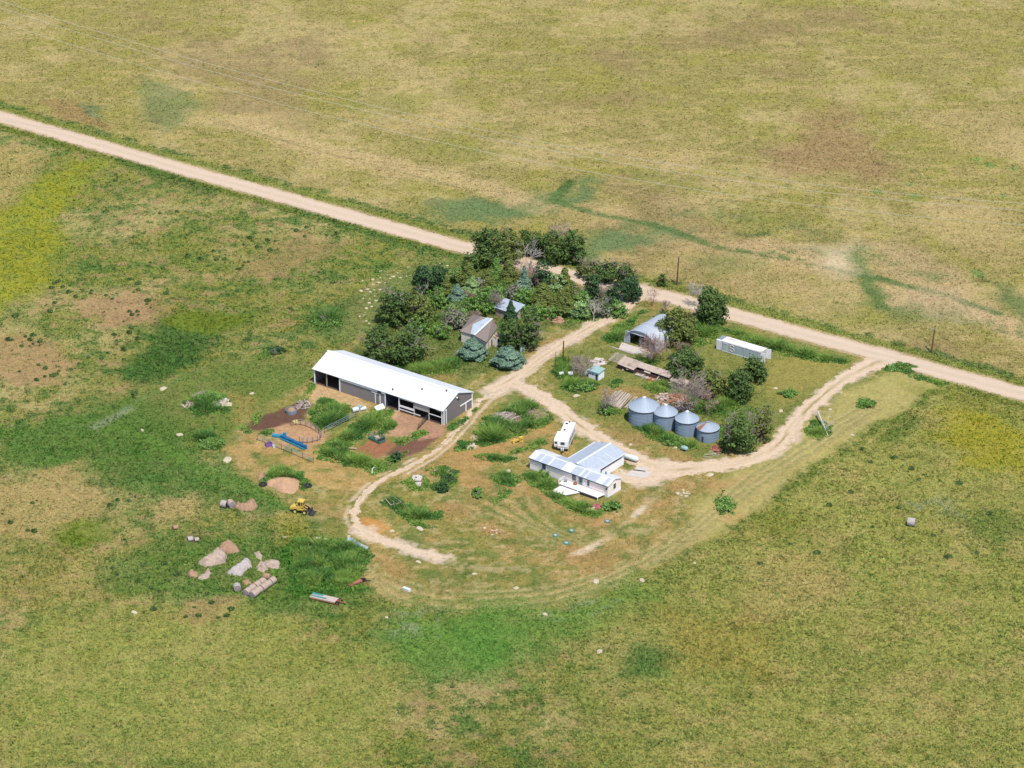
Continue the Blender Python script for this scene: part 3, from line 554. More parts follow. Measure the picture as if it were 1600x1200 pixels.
    if not cone:
        dd_ = MB()
        for k in range(int(bare*1.6)): dd_ = MB(); limb(dd_, Vector((rg.uniform(-.6, .6)*a, rg.uniform(-.8, .2)*a, zc*rg.uniform(.6, 1.5))), Vector((rg.uniform(-1, 1), rg.uniform(-1, .3), rg.uniform(.2, 1))), a*.6, .05, 2, rg, .8, 4); dd_.build('dead_limb', 'dead_wood', t)
    tr.build('trunk', 'bark', t); npmesh('crown', V, 4, 'foliage', Cc, t); return t
def bare_tree(name, box, label, m='dead_wood', cat='dead tree', stems=4, depth=3, twig=4, spread=.8, r0=.16, group=None):
    rg = random.Random(int(box[0]*17+box[1])); x, y, a, c, zc = crown_fit(*box, minc=.4); t = thing(name, label, cat, (x, y, 0), 0, group); H = zc*2
    tr = MB(); br = MB(); tr.tube([(0, 0, -.1), (0.05, 0, H*.18), (0, .05, H*.3)], [r0*1.3, r0, r0*.8], 7)
    for k in range(stems):
        th = 2*PI*k/stems+rg.uniform(-.5, .5); l = math.hypot(a*.55, H*.6)
        limb(br, Vector((0, 0, H*rg.uniform(.08, .3))), Vector((math.cos(th)*a*.6, math.sin(th)*a*.6, H*rg.uniform(.35, .75))), l*.72, r0*.6, depth, rg, spread, twig)
    tr.build('trunk', m, t); br.build('branches', m, t); return t
# ================================================================== materials for built things
mat('white_roof', (.60,.61,.64), .45, .03, .8, waves=('X', 3.5, .12), spec=.3); mat('gray_siding', A(150,144,142,1.35), .6, .06, .6, waves=('X', 3.5, .35)); mat('gray_siding_end', A(142,134,132,1.5), .6, .06, .6, waves=('Y', 3.5, .35))
mat('white_paint', A(252,250,249,1.22), .6, .05, 1.5); mat('pale_board', A(205,200,190,1.5), .8, .12, 1.5); mat('timber', A(186,168,146,1.6), .9, .2, 2); mat('dark_metal', A(70,68,72,1.6), .6, .15, 1.5); mat('black_rubber', (.02,.02,.022), .8, .2, 3)
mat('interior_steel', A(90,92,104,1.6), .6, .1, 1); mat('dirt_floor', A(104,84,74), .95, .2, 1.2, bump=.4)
mat('galv', A(198,207,219,1.4), .45, .14, 1.4, metal=.1, waves=('X', 3.0, .5), stain=(A(206,214,226,1.5), .52, .9, (1, .25, 1)))
mat('galv_y', A(198,207,219,1.4), .45, .14, 1.4, metal=.1, waves=('Y', 3.0, .5), stain=(A(206,214,226,1.5), .52, .9, (.25, 1, 1)))
mat('galv_roof', A(180,193,208,1.5), .5, .06, .9, metal=.05); mat('galv_wall', A(156,174,194,1.5), .5, .08, .9, metal=.05, waves=('Z', 4.0, .5), stain=(A(152,172,194,1.4), .56, .8, (1, 1, .3)))
mat('white_roof_band', A(234,236,240,1.5), .5, .05, 1.2); mat('house_siding', A(250,234,226,1.15), .7, .05, 1.0, waves=('Z', 5, .25)); mat('skirting', A(248,246,244,1.25), .8, .06, 1)
mat('glass_dark', (.05,.06,.075), .1, .2, 2, spec=.6); mat('teal_door', A(120,180,180,1.5), .6, .08, 1); mat('deck_board', A(246,238,234,1.3), .8, .07, 2.0, waves=('Y', 3, .3))
mat('shingle', A(160,146,138,1.6), .95, .16, 3, stain=(A(168,124,112,1.6), .55, .5, (1, 1, 1)), bump=.4); mat('patch_metal', A(206,218,230,1.5), .45, .12, 1.2, metal=.2, waves=('Y', 2.2, .5), stain=(A(178,150,120,1.5), .64, .8, (1, 1, 1)))
mat('stucco', A(240,230,214,1.25), .9, .14, 1.4, stain=(A(196,180,158,1.5), .58, 1.2, (1, 1, .4))); mat('mint_wall', A(214,224,206,1.5), .9, .1, 1.5); mat('tan_roof', A(206,180,140,1.5), .9, .12, 1.6)
mat('gray_wood', A(208,188,172,1.5), .95, .22, 1.8, bump=.5, waves=('X', 1.6, .6), stain=(A(170,146,132,1.5), .57, .9, (1, 1, 1))); mat('brown_wood', A(112,84,78,1.6), .95, .2, 2, waves=('X', 1.6, .5)); mat('pale_lumber', A(214,196,182,1.6), .95, .16, 2)
mat('aqua_roof', A(168,198,196,1.5), .7, .1, 1.4); mat('bluewhite', A(246,250,255,1.2), .7, .05, 1.2); mat('box_roof', A(246,234,230,1.35), .7, .08, 1.0, stain=(A(206,186,176,1.5), .52, .7, (.4, 1, 1)))
mat('box_side', A(192,206,210,1.35), .55, .10, 1.0, waves=('X', 1.6, .5), stain=(A(224,228,226,1.4), .54, .6, (1, 1, .3))); mat('box_end', A(244,244,248,1.3), .6, .08, 1, stain=(A(196,184,176,1.5), .58, 1.1, (1, 1, .4))); mat('gray_steel', A(150,158,172,1.5), .6, .1, 1)
mat('rust', A(182,122,92,1.6), .95, .25, 1.6, bump=.3); mat('red_rust', A(196,120,104,1.6), .9, .25, 1.8); mat('yellow_paint', A(232,196,92,1.5), .55, .14, 2.0, stain=(A(220,170,60,1.5), .6, .9, (1, 1, 1))); mat('rim_yellow', A(240,226,130,1.5), .5, .08, 2)
mat('green_paint', A(84,134,116,1.6), .7, .12, 1.4); mat('teal_paint', A(80,160,160,1.6), .6, .15, 2); mat('blue_tarp', A(40,116,164,1.6), .6, .2, 1.5, bump=.5); mat('blue_light', A(70,160,190,1.6), .6, .2, 1.5); mat('purple_plastic', A(150,110,180,1.6), .6, .1, 2); mat('orange_paint', A(238,140,92,1.5), .7, .15, 1.6); mat('red_paint', A(200,104,100,1.6), .8, .2, 2)
mat('hay_old', A(204,182,164), .98, .28, 3.2, bump=.8, spec=.05, stain=(A(182,158,146), .55, .8, (1, 1, 1))); mat('hay_brown', A(190,154,126), .98, .28, 3.0, bump=.9, spec=.05); mat('hay_wrap', A(202,190,184), .95, .24, 3.0, bump=.4); mat('hay_end', A(178,160,162), .95, .18, 3.0, bump=.6)
mat('limestone', A(222,206,174), .95, .18, 2.0, bump=.4); mat('concrete', A(226,214,204), .95, .12, 1.2, bump=.3); mat('tan_soil', A(210,168,132), .98, .16, 1.6, bump=.6); mat('plastic_white', A(238,244,244,1.5), .5, .05, 2); mat('wire', A(176,172,170,1.6), .6, .1, .5); mat('pole_wood', A(128,88,66,1.6), .95, .2, 2); mat('flower_pink', A(206,130,140,1.5), .9, .2, 3); mat('straw_yellow', A(246,226,120,1.5), .9, .1, 2)
def foot(t, poly):
    c, s = math.cos(t.rotation_euler.z), math.sin(t.rotation_euler.z); blocked.append(np.array([(t.location.x+c*x-s*y, t.location.y+s*x+c*y) for x, y in poly])); return t
def rect(x0, y0, x1, y1): return [(x0, y0), (x1, y0), (x1, y1), (x0, y1)]
def gable(mb, x0, x1, y0, y1, ze, zr, th=.12, ov=.3, ovx=.3, yr=None):
    yr = (y0+y1)/2 if yr is None else yr; sl = (zr-ze)/(yr-y0); za = ze-ov*sl
    mb.sheet([(x0-ovx, y0-ov, za+th), (x1+ovx, y0-ov, za+th), (x1+ovx, yr, zr+th), (x0-ovx, yr, zr+th)], th)
    sl2 = (zr-ze)/(y1-yr); mb.sheet([(x0-ovx, yr, zr+th), (x1+ovx, yr, zr+th), (x1+ovx, y1+ov, ze-ov*sl2+th), (x0-ovx, y1+ov, ze-ov*sl2+th)], th)
# ------------------------------------------------------------------ long barn
loc, yaw, L = frame((491, 598.8), (692.3, 664.8)); W = float(np.hypot(*(G(739, 636.3)-G(692.3, 664.8))[:2])); EH, RH = 3.55, 5.55
t = thing('pole_barn', 'long open-front barn with white metal roof and gray siding', 'barn', loc, yaw); foot(t, rect(0, 0, L, W))
rf = MB(); gable(rf, 0, L, 0, W, EH, RH, .14, .35, .25); o = rf.build('roof', 'white_roof', t)
MB().box((L/2, W/2, RH+.16), (L+.6, .5, .06)).build('ridge_cap', 'white_paint', o)
v = MB(); 
for (fx, fy) in ((.60, .08), (.775, .30), (.93, .44)): v = MB(); v.cyl((fx*L, fy*W, EH+(RH-EH)*fy*2), (fx*L, fy*W, EH+(RH-EH)*fy*2+.42), .13, 8); v.cyl((fx*L, fy*W, EH+(RH-EH)*fy*2+.42), (fx*L, fy*W, EH+(RH-EH)*fy*2+.5), .18, 8); v.build('roof_vent', 'dark_metal', o)
wl = MB(); wl.b2((.0, W-.12, 0), (L, W, EH-.02))
wl.build('rear_wall', 'gray_siding', t)
for nm, x in (('end_wall', L-.12), ('end_wall', 0.0)):
    e = MB(); e.add([(x, 0, 0), (x, W, 0), (x, W, EH), (x, W/2, RH), (x, 0, EH), (x+.12, 0, 0), (x+.12, W, 0), (x+.12, W, EH), (x+.12, W/2, RH), (x+.12, 0, EH)], [(0,1,2,3,4), (9,8,7,6,5), (0,5,6,1), (1,6,7,2), (2,7,8,3), (3,8,9,4), (4,9,5,0)]); e.build(nm, 'gray_siding_end', t)
fw = MB(); fw.b2((.205*L, -.02, 0), (.56*L, .10, EH-.05)); o = fw.build('front_wall', 'gray_siding', t)
tk = MB(); tk.b2((.205*L, -.16, EH-.62), (.56*L, -.03, EH-.20)); tk.build('door_track', 'white_paint', o)
lt = MB(); lt.b2((.505*L, -.26, EH-.66), (.53*L, -.17, EH-.18)); lt.build('lamp', 'dark_metal', o)
dr = MB(); dr.b2((.452*L, -.10, 2.45), (.523*L, -.03, 2.62)); dr.b2((.480*L, -.09, 0), (.486*L, -.03, 2.45)); dr.b2((.516*L, -.10, 0), (.523*L, -.03, 2.45)); dr.build('door_frame', 'white_paint', o)
for fx in (.205, .56): MB().b2((fx*L-.12, -.13, 0), (fx*L+.12, -.03, EH-.1)).build('corner_trim', 'white_paint', t)
for fx, m in ((.004, 'white_paint'), (.10, 'timber'), (.665, 'white_paint'), (.78, 'pale_board'), (.893, 'pale_board'), (.992, 'white_paint')): MB().b2((fx*L-.11, -.06, -.1), (fx*L+.11, .14, EH-.05)).build('post', m, t)
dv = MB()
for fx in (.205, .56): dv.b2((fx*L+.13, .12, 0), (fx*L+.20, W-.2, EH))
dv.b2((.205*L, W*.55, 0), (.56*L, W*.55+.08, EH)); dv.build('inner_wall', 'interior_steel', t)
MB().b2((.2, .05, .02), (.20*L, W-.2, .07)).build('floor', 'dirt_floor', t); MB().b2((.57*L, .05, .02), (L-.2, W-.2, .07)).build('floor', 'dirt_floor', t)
hb = MB(); hb.b2((.785*L, -.05, 1.95), (.888*L, .02, EH-.12)); hb.build('header_board', 'pale_board', t)
for q_ in ((.67, .0, EH-.5, .775, .06, EH-.25), (.675, -.14, 1.2, .78, -.07, 1.65), (.67, -.14, .55, .83, -.07, .70), (.90, -.14, 1.75, .985, -.07, 1.9), (.95, -.02, EH-.42, .985, .04, EH-.2)): MB().b2((q_[0]*L, q_[1], q_[2]), (q_[3]*L, q_[4], q_[5])).build('stall_rail', 'white_paint', t)
et = MB(); et.b2((L+.01, .15, 0), (L+.10, .40, EH-.35)); et.b2((L+.01, 1.0, 0), (L+.10, 1.2, EH-.35)); et.b2((L+.01, .15, EH-.35), (L+.10, 1.2, EH-.15)); et.build('end_trim', 'white_paint', t); MB().b2((L+.01, W-.25, 0), (L+.10, W, EH-.1)).build('corner_trim', 'white_paint', t); et = MB(); et.bar((L+.06, W*.58, 2.05), (L+.06, W-.25, 2.05), .1, .22); et.b2((L+.01, W*.76, 0), (L+.09, W*.785, 1.95)); et.build('side_door_frame', 'white_paint', t)
MB().cyl((L-.0, W*.47, EH+1.0), (L+.22, W*.47, EH+1.0), .2, 10).build('gable_lamp', 'white_paint', t); MB().b2((L+.01, W*.50, EH+.3), (L+.18, W*.53, EH+.9)).build('gable_vent', 'dark_metal', t)
# ------------------------------------------------------------------ mobile home with rear wing
loc, yaw, L = frame((828, 732.8), (949.6, 777.6)); W = float(np.hypot(*(G(969, 766.3)-G(949.6, 777.6))[:2])); W = max(W, 4.4); EH, RH = 2.65, 3.35
t = thing('mobile_home', 'cream mobile home with striped silver metal roof and rear wing', 'house', loc, yaw)
wb, wl_, we = .33*L, .70*L, 9.2; foot(t, rect(0, 0, L, W)); foot(t, rect(wb, W, wl_, W+we))
b = MB(); b.b2((0, 0, .55), (L, W, EH)); 
for x in (0, L-.08): b.add([(x, 0, EH), (x, W, EH), (x, W/2, RH), (x+.08, 0, EH), (x+.08, W, EH), (x+.08, W/2, RH)], [(0,1,2), (5,4,3), (0,3,4,1), (1,4,5,2), (2,5,3,0)])
b.build('wall', 'house_siding', t); MB().b2((-.03, -.03, -.1), (L+.03, W+.03, .55)).build('skirting', 'skirting', t)
rf = MB(); segs = [(0, .07, 1), (.07, .13, 0), (.13, .145, 1), (.145, .235, 0), (.235, .26, 1), (.26, .41, 0), (.41, .53, 1), (.53, .63, 0), (.63, .655, 1), (.655, .70, 0), (.70, .715, 1), (.715, .85, 0), (.85, .935, 1), (.935, .975, 0), (.975, 1, 1)]
for a0, a1, w_ in segs:
    xa, xb = a0*L-(.2 if a0 == 0 else 0), a1*L+(.2 if a1 == 1 else 0); sl = (RH-EH)/(W/2); rf.cur = w_
    rf.sheet([(xa, -.25, EH-.25*sl+.1), (xb, -.25, EH-.25*sl+.1), (xb, W/2-.3, RH-.3*sl+.1), (xa, W/2-.3, RH-.3*sl+.1)], .1)
rf.cur = 1; rf.sheet([(-.2, W/2-.3, RH-.3*sl+.1), (L+.2, W/2-.3, RH-.3*sl+.1), (L+.2, W/2, RH+.1), (-.2, W/2, RH+.1)], .1)
for a0, a1, w_ in ((0, .24, 1), (.24, .42, 0), (.42, .50, 1), (.50, .62, 0), (.62, 1, 1)): 
    rf.cur = w_; rf.sheet([(a0*L-(.2 if a0 == 0 else 0), W/2, RH+.1), (a1*L+(.2 if a1 == 1 else 0), W/2, RH+.1), (a1*L+(.2 if a1 == 1 else 0), W+.25, EH-.25*sl+.1), (a0*L-(.2 if a0 == 0 else 0), W+.25, EH-.25*sl+.1)], .1)
ro = rf.build('roof', ['galv', 'white_roof_band'], t); MB().b2((-.2, -.29, EH-.17), (L+.2, -.26, EH-.02)).build('fascia', 'dark_metal', t)
for fx in (.80, .86): MB().cyl((fx*L, W*.7, RH-.3), (fx*L, W*.7, RH+.45), .12, 8).build('roof_vent', 'dark_metal', ro)
# wing
gw = MB(); gw.b2((wb, W+.02, -.1), (wl_, W+we, EH-.1)); xm = (wb+wl_)/2; RW = EH+.95
gw.add([(wb, W+we-.08, EH-.1), (wl_, W+we-.08, EH-.1), (xm, W+we-.08, RW), (wb, W+we, EH-.1), (wl_, W+we, EH-.1), (xm, W+we, RW)], [(0,1,2), (5,4,3), (0,3,4,1), (1,4,5,2), (2,5,3,0)])
gw.build('wing_wall', 'white_paint', t)
wr = MB(); y0, y1 = W*.52, W+we+.3; sl = (RW-EH+.1)/(xm-wb)
for sgn in (-1, 1):
    xe = xm+sgn*(xm-wb+.3); xi = xm+sgn*.28; ze = EH-.1-.3*sl+.12; zi = RW-.28*sl+.12
    wr.cur = 0; wr.sheet([(xe, y0+1.4, ze), (xe, y1, ze), (xi, y1, zi), (xi, y0, zi)], .1); wr.cur = 1; wr.sheet([(xi, y0, zi+.02), (xi, y1, zi+.02), (xm, y1, RW+.14), (xm, y0, RW+.14)], .1)
    wr.bar((xe, y0+1.6, ze+.01), (xe, y1, ze+.01), .22, .12)
for q in (.35, .62): wr.cur = 1; wr.bar((xm+(xm-wb)*.15, W+we*q, RW-.08), (xm+(xm-wb)*1.02, W+we*q, EH+.02), .16, .05)
wr.build('wing_roof', ['galv_y', 'white_roof_band'], t)
MB().b2((wl_+.02, W+1.2, EH-.75), (wl_+.07, W+we-1.0, EH-.55)).build('vent_strip', 'glass_dark', t)
def window(parent, x, z, wd, ht, y=-.03, axis='x', frm='white_paint', pane='glass_dark'):
    f = MB()
    if axis == 'x': f.b2((x-wd/2-.08, y-.06, z-.08), (x+wd/2+.08, y, z+ht+.08))
    else: f.b2((y, x-wd/2-.08, z-.08), (y+.06, x+wd/2+.08, z+ht+.08))
    o = f.build('window', frm, parent); g = MB()
    if axis == 'x': g.b2((x-wd/2, y-.09, z), (x+wd/2, y-.05, z+ht*.47)); g.b2((x-wd/2, y-.09, z+ht*.53), (x+wd/2, y-.05, z+ht))
    else: g.b2((y+.05, x-wd/2, z), (y+.09, x+wd/2, z+ht*.47)); g.b2((y+.05, x-wd/2, z+ht*.53), (y+.09, x+wd/2, z+ht))
    g.build('pane', pane, o); return o
for fx, z, wd in ((.185, 1.25, .95), (.572, 1.2, .95), (.755, 1.1, .6)): window(t, fx*L, z, wd, 1.15, 0)
window(t, W*.5, 1.25, .8, 1.1, L, 'y')
d = MB(); d.b2((.655*L-.5, -.05, .75), (.655*L+.5, .0, 2.4)); do = d.build('door', 'teal_door', t); MB().b2((.655*L-.2, -.09, 1.2), (.655*L+.3, -.06, 2.2)).build('pane', 'glass_dark', do)
MB().b2((.985*L-.15, -.18, 1.75), (.985*L+.12, 0, 2.05)).build('porch_lamp', 'dark_metal', t)
# deck and lower landing
loc2, yaw2 = loc, yaw; c, s = math.cos(yaw), math.sin(yaw)
t = thing('wooden_deck', 'white painted deck with lower landing at the mobile home door', 'deck', (loc[0]+c*.45*L, loc[1]+s*.45*L, 0), yaw); foot(t, rect(.2, -5.2, 10.2, -.1))
dk = MB(); dk.slab([(0, -.15), (10.4, -.15), (10.0, -2.2), (.2, -2.3)], .55, .68); dk.build('deck_floor', 'deck_board', t); lo = MB(); lo.slab([(.8, -2.35), (5.6, -2.3), (4.0, -4.9), (.7, -5.4)], .26, .38); lo.build('landing', 'deck_board', t)
for x, y, h in ((.2, -.3, .6), (.3, -2.2, .6), (5, -2.2, .6), (10, -2.2, .6), (.8, -5.2, .3), (3.9, -4.8, .3)): MB().b2((x-.08, y-.08, -.1), (x+.08, y+.08, h)).build('support_post', 'white_paint', t)
sk_ = MB(); sk_.bar((5.7, -2.38, .3), (10.0, -2.26, .3), .06, .5); sk_.build('skirt_board', 'dark_metal', t); MB().bar((.8, -5.45, .16), (4, -4.95, .16), .06, .2).build('skirt_board', 'dark_metal', t)
rl = MB(); 
for x, y in ((.15, -.25), (.15, -1.2), (.15, -2.2)): rl.b2((x-.05, y-.05, .68), (x+.05, y+.05, 1.5))
rl.bar((.15, -.25, 1.5), (.15, -2.2, 1.5), .09); rl.bar((.15, -.25, 1.1), (.15, -2.2, 1.1), .06); rl.build('railing', 'white_paint', t)
def L2W(x, y, z=0): return (loc2[0]+c*x-s*y, loc2[1]+s*x+c*y, z)
t = thing('deck_chair', 'small gray chair on the white deck left of the front door', 'chair', L2W(.45*L+1.0, -.9, .68), yaw+2.2)
ch = MB(); ch.b2((-.28, -.28, .36), (.28, .28, .44)); ch.build('seat', 'gray_steel', t); MB().b2((-.28, .22, .44), (.28, .3, .95)).build('backrest', 'gray_steel', t); 
for x in (-.25, .25):
    for y in (-.25, .25): MB().b2((x-.03, y-.03, 0), (x+.03, y+.03, .36)).build('leg', 'gray_steel', t)
t = thing('barrel_planter', 'small brown planter on the deck beneath the front windows', 'planter', L2W(.61*L, -.6, .68), 0); MB().lathe([(0, 0), (.32, 0), (.42, .25), (.40, .5), (.34, .5), (.34, .42), (0, .42)], 14).build('pot', 'rust', t)
for (px, py, r) in ((998, 741, 2.6), (1001, 734, 1.5)):
    g = G(px, py); q = MB(); q.slab([(r*1.35*math.cos(a)*.9+g[0], r*math.sin(a)*.8+g[1]) for a in (.4, 1.9, 3.5, 5.2)], .0, .12); tag(q.build('concrete_slab', 'concrete'), 'pale concrete slab lying beside the end of the mobile home driveway' if r > 2 else 'smaller pale concrete slab just behind the larger slab by the wing', 'slab')
# ------------------------------------------------------------------ old farmhouse
ZE = 2.7; ZR = 4.9
ea, em, eb, ec = G(718.5, 517.3, ZE), G(741.2, 524.0, ZE), G(760, 534.6, ZE), G(777.4, 511.5, ZE); r1, r2 = G(752.5, 494.5, ZR), G(769.5, 498.0, ZR)
ed = ea + (ec-eb)*1.15; ed[2] = ZE
org = (ea+eb)/2; org[2] = 0; q = lambda p: tuple(p-org)
t = thing('farmhouse', 'derelict farmhouse with brown shingle roof patched by bright sheet metal', 'house', org)
inset = lambda p: tuple((np.array(q(p))*.93+np.array([*np.array(q((ea+eb+ec+ed)/4))[:2], ZE])*.07)[:2])
W4 = [inset(ea), inset(em), inset(eb), inset(ec), inset(ed)]; foot(t, W4); wl = MB(); wl.slab(W4, -.1, ZE-.02); wl.build('wall', 'stucco', t)
rf = MB(); rf.cur = 0
for poly in ((ea, em, r2, r1), (em, eb, ec, r2), (ec, ed, r1, r2), (ed, ea, r1)): rf.sheet([q(p) for p in poly], .14)
ro = rf.build('roof', 'shingle', t)
pa, pb_ = ea+(r1-ea)*.50, r1+(r2-r1)*.55; up = np.array([0, 0, .07]); pm = MB(); A1 = em+(ea-em)*.14; B1 = ea+(r1-ea)*.52+(em-ea)*.40; pm.sheet([q(em+(ea-em)*.30+(r1-ea)*.02+up), q(em+(r2-em)*.02+up), q(r2+up), q(r1+(r2-r1)*.50+up), q(ea+(r1-ea)*.50+(em-ea)*.16+up)], .04); pm.build('metal_patch', 'patch_metal', ro)
MB().bar(q(em+up*1.5), q(r2+up*1.5), .5, .06).build('flashing', 'white_roof_band', ro)
p0 = G(773, 540.5); pyaw = math.atan2(*((ec-eb)[1::-1])) if False else math.atan2((ec-eb)[1], (ec-eb)[0])
pr = MB(); cq = G(771.5, 526.5, 2.3); a_, b_, c_, d_ = G(769.5, 524.5, 2.6), G(776.3, 519.0, 2.75), G(785.2, 522, 2.3), G(776.5, 528.8, 2.25)
pr.slab([q(p)[:2] for p in (a_, d_, c_, b_)], -.1, 2.2); pw = pr.build('porch', 'stucco', t); MB().sheet([q(a_), q(d_), q(c_), q(b_)], .12).build('porch_roof', 'tan_roof', pw); blocked.append(np.array([p[:2] for p in (a_, d_, c_, b_)]))
wn = MB(); e1, e2 = np.array(q(d_)), np.array(q(c_)); dirn = (e2-e1)/np.linalg.norm(e2-e1); nn = np.array([dirn[1], -dirn[0], 0])
for f_ in (.25, .7): k_ = e1+(e2-e1)*f_+nn*.03; wn.bar(tuple(k_-dirn*.28+np.array([0, 0, 1.45-e1[2]+.0])), tuple(k_+dirn*.28+np.array([0, 0, 1.45-e1[2]])), .06, 1.0)
wn.build('window', 'glass_dark', pw)
e1, e2 = np.array([*inset(eb), 0]), np.array([*inset(ec), 0]); dirn = (e2-e1)/np.linalg.norm(e2-e1); nn = np.array([dirn[1], -dirn[0], 0])
k_ = e1+dirn*1.6+nn*.04; MB().bar(tuple(k_-dirn*.3+np.array([0, 0, 1.2])), tuple(k_+dirn*.3+np.array([0, 0, 1.2])), .08, 1.5).build('window', 'pale_board', t)
# ------------------------------------------------------------------ sheds
t = thing('tin_shed', 'low shed with pale silver tin roof half hidden behind the farmhouse', 'shed', G(796, 494)); yw = yaw
ln = MB(); ln.box((0, 0, 1.0), (5.4, 3.4, 2.2), 0); o = ln.build('wall', 'gray_wood', t); t.rotation_euler.z = math.atan2(-.62, .8); rr_ = MB(); rr_.sheet([(-3.0, -2.0, 2.1), (3.0, -2.0, 2.1), (3.0, 2.0, 3.0), (-3.0, 2.0, 3.0)], .1); rr_.build('roof', 'patch_metal', t); foot(t, rect(-2.7, -1.7, 2.7, 1.7))
t = thing('tin_shed', 'scrap of gray tin roofing on a tiny shed between two big elms', 'shed', G(664, 512), -.3); MB().box((0, 0, .5), (1.6, 1.2, 1.1)).build('wall', 'gray_wood', t); k = MB(); k.sheet([(-1.1, -.8, 1.15), (1.1, -.8, 1.05), (1.2, .8, 1.6), (-1.0, .8, 1.6)], .06); k.build('roof', 'galv_roof', t)
# arched machine shed
loc, yaw, L = frame((976, 534.5), (1026, 551)); RAD = L/2
t = thing('arched_shed', 'rounded corrugated steel machine shed with wide dark doorway', 'shed', loc, yaw); LEN = 10.5; foot(t, rect(0, 0, L, LEN))
HS = .92; prof = [(RAD-RAD*math.cos(a), HS*RAD*math.sin(a)**.8) for a in np.linspace(0, PI, 25)]
sh = MB(); n = len(prof); vs = [(x, -.35, z) for x, z in prof]+[(x, LEN, z) for x, z in prof]; sh.add(vs, [(i, i+1, n+i+1, n+i) for i in range(n-1)]); inn = [(RAD+(x-RAD)*.975, -.35, z*.975) for x, z in prof]+[(RAD+(x-RAD)*.975, LEN, z*.975) for x, z in prof]; sh.add(inn, [(i, n+i, n+i+1, i+1) for i in range(n-1)]); sh.add([vs[i] for i in range(n)]+[inn[i] for i in range(n)], [(i, n+i, n+i+1, i+1) for i in range(n-1)])
o = sh.build('shell', 'galv_y', t, smooth=True); rb = MB()
for yb in (2.6, 4.6): rb.tube([(RAD+(x-RAD)*1.008, yb, z*1.008+.02) for x, z in prof], .09, 5)
rb.build('seam', 'white_roof_band', o)
fr = MB(); zt = 2.95; ins = [p for p in prof if p[1] > zt]; fr.add([(x, -.02, z) for x, z in [(ins[0][0], zt)]+ins+[(ins[-1][0], zt)]]+[(x, .06, z) for x, z in [(ins[0][0], zt)]+ins+[(ins[-1][0], zt)]], [tuple(range(len(ins)+2)), tuple(range(len(ins)+2, 2*len(ins)+4))[::-1]])
fr.b2((.12, -.02, 0), (1.45, .06, zt)); fr.b2((6.6, -.02, 0), (L-.15, .06, 2.0)); fr.b2((6.6, -.03, 2.0), (L-.9, .05, zt)); fr.build('front_panel', 'galv', t); MB().b2((.9, -.22, zt-.08), (6.8, -.03, zt+.12)).build('door_header', 'white_roof_band', t)
for x in (4.1, 5.4): MB().b2((x-.12, .1, 0), (x+.12, .3, zt)).build('post', 'gray_steel', t)
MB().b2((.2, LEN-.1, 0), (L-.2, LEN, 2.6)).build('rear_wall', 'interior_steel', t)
dl = MB(); dl.slab([(-.3, -.6), (6.5, -.5), (6.0, -3.4), (1.0, -3.6)], 0, .10); dl.build('doorway_apron', 'concrete', t); MB().b2((-.5, -4.2, 0), (5.5, -3.9, .25)).build('kerb_beam', 'pale_lumber', t)
# collapsed long shed
loc, yaw, L = frame((950, 571), (1066, 608))
t = thing('collapsed_shed', 'long weathered shed with sagging gray roof and missing boards', 'shed', loc, yaw); foot(t, rect(-.5, 0, L, 3.0)); t.scale = (1, .66, .92); rg = random.Random(3)
f0, f1, f2, f3 = .0, .13, .36, .80
rs_ = MB()
for k in range(9): y = k*.55; rs_.bar((f0*L+.0, y*.9, 1.5+.18*y), (f1*L+.4, y*.9+.1, 1.6+.18*y), .18, .06)
rs_.bar((f0*L+.2, 0, 1.45), (f0*L+.6, 4.6, 2.3), .16); rs_.bar((f1*L, 0, 1.5), (f1*L+.2, 4.6, 2.4), .16); rs_.build('bare_rafters', 'pale_lumber', t)
ra = MB(); ra.sheet([(f1*L, -.4, 1.45), (f2*L, -.7, 1.2), (f2*L+.4, 3.5, 2.2), (f1*L+.3, 3.6, 2.4)], .12); ra.sheet([(f2*L, 1.2, 1.55), (f3*L, 1.0, 1.45), (f3*L+.2, 3.6, 2.1), (f2*L+.4, 3.5, 2.2)], .12)
for k in range(14): x = rg.uniform(f1, f2)*L; ra.bar((x, .2, 1.62), (x+rg.uniform(-.3, .3), 3.4, 2.44), .14, .05)
ra.build('roof', 'gray_wood', t); wl = MB(); wl.b2((f1*L, .0, -.1), (f2*L, .12, 1.15)); wl.b2((f1*L, 3.3, -.1), (f3*L, 3.42, 1.9)); wl.bar((f2*L, .6, .5), (f3*L, .5, .35), .15, 1.2); wl.bar((f3*L, .2, .6), (L, .1, .5), .14, 1.2); wl.b2((L-.2, .1, -.1), (L, 3.0, 1.0)); wl.build('wall', 'brown_wood', t)
fl = MB()
for k in range(44): x = rg.uniform(f1+.05, 1.0)*L; fl.bar((x, rg.uniform(-1.6, 3.5), rg.uniform(.1, 1.2)), (x+rg.uniform(-2.2, 2.2), rg.uniform(-1, 3.5), rg.uniform(.1, 1.0)), .22, .06)
fl.sheet([(f2*L+.5, -.9, .15), (f3*L, -.8, .15), (f3*L, -.1, .35), (f2*L+.5, -.1, .4)], .08); fl.sheet([(f2*L+2, .8, 1.0), (f2*L+3.6, .7, .8), (f2*L+3.8, 1.5, 1.3), (f2*L+2.2, 1.6, 1.4)], .04); fl.build('fallen_board', 'pale_lumber', t)
fp = MB(); fp.sheet([(f3*L+.2, .9, .9), (L+.5, .6, .6), (L+.6, 3.6, 1.2), (f3*L+.4, 3.4, 1.8)], .1); fp.build('fallen_roof', 'gray_wood', t)
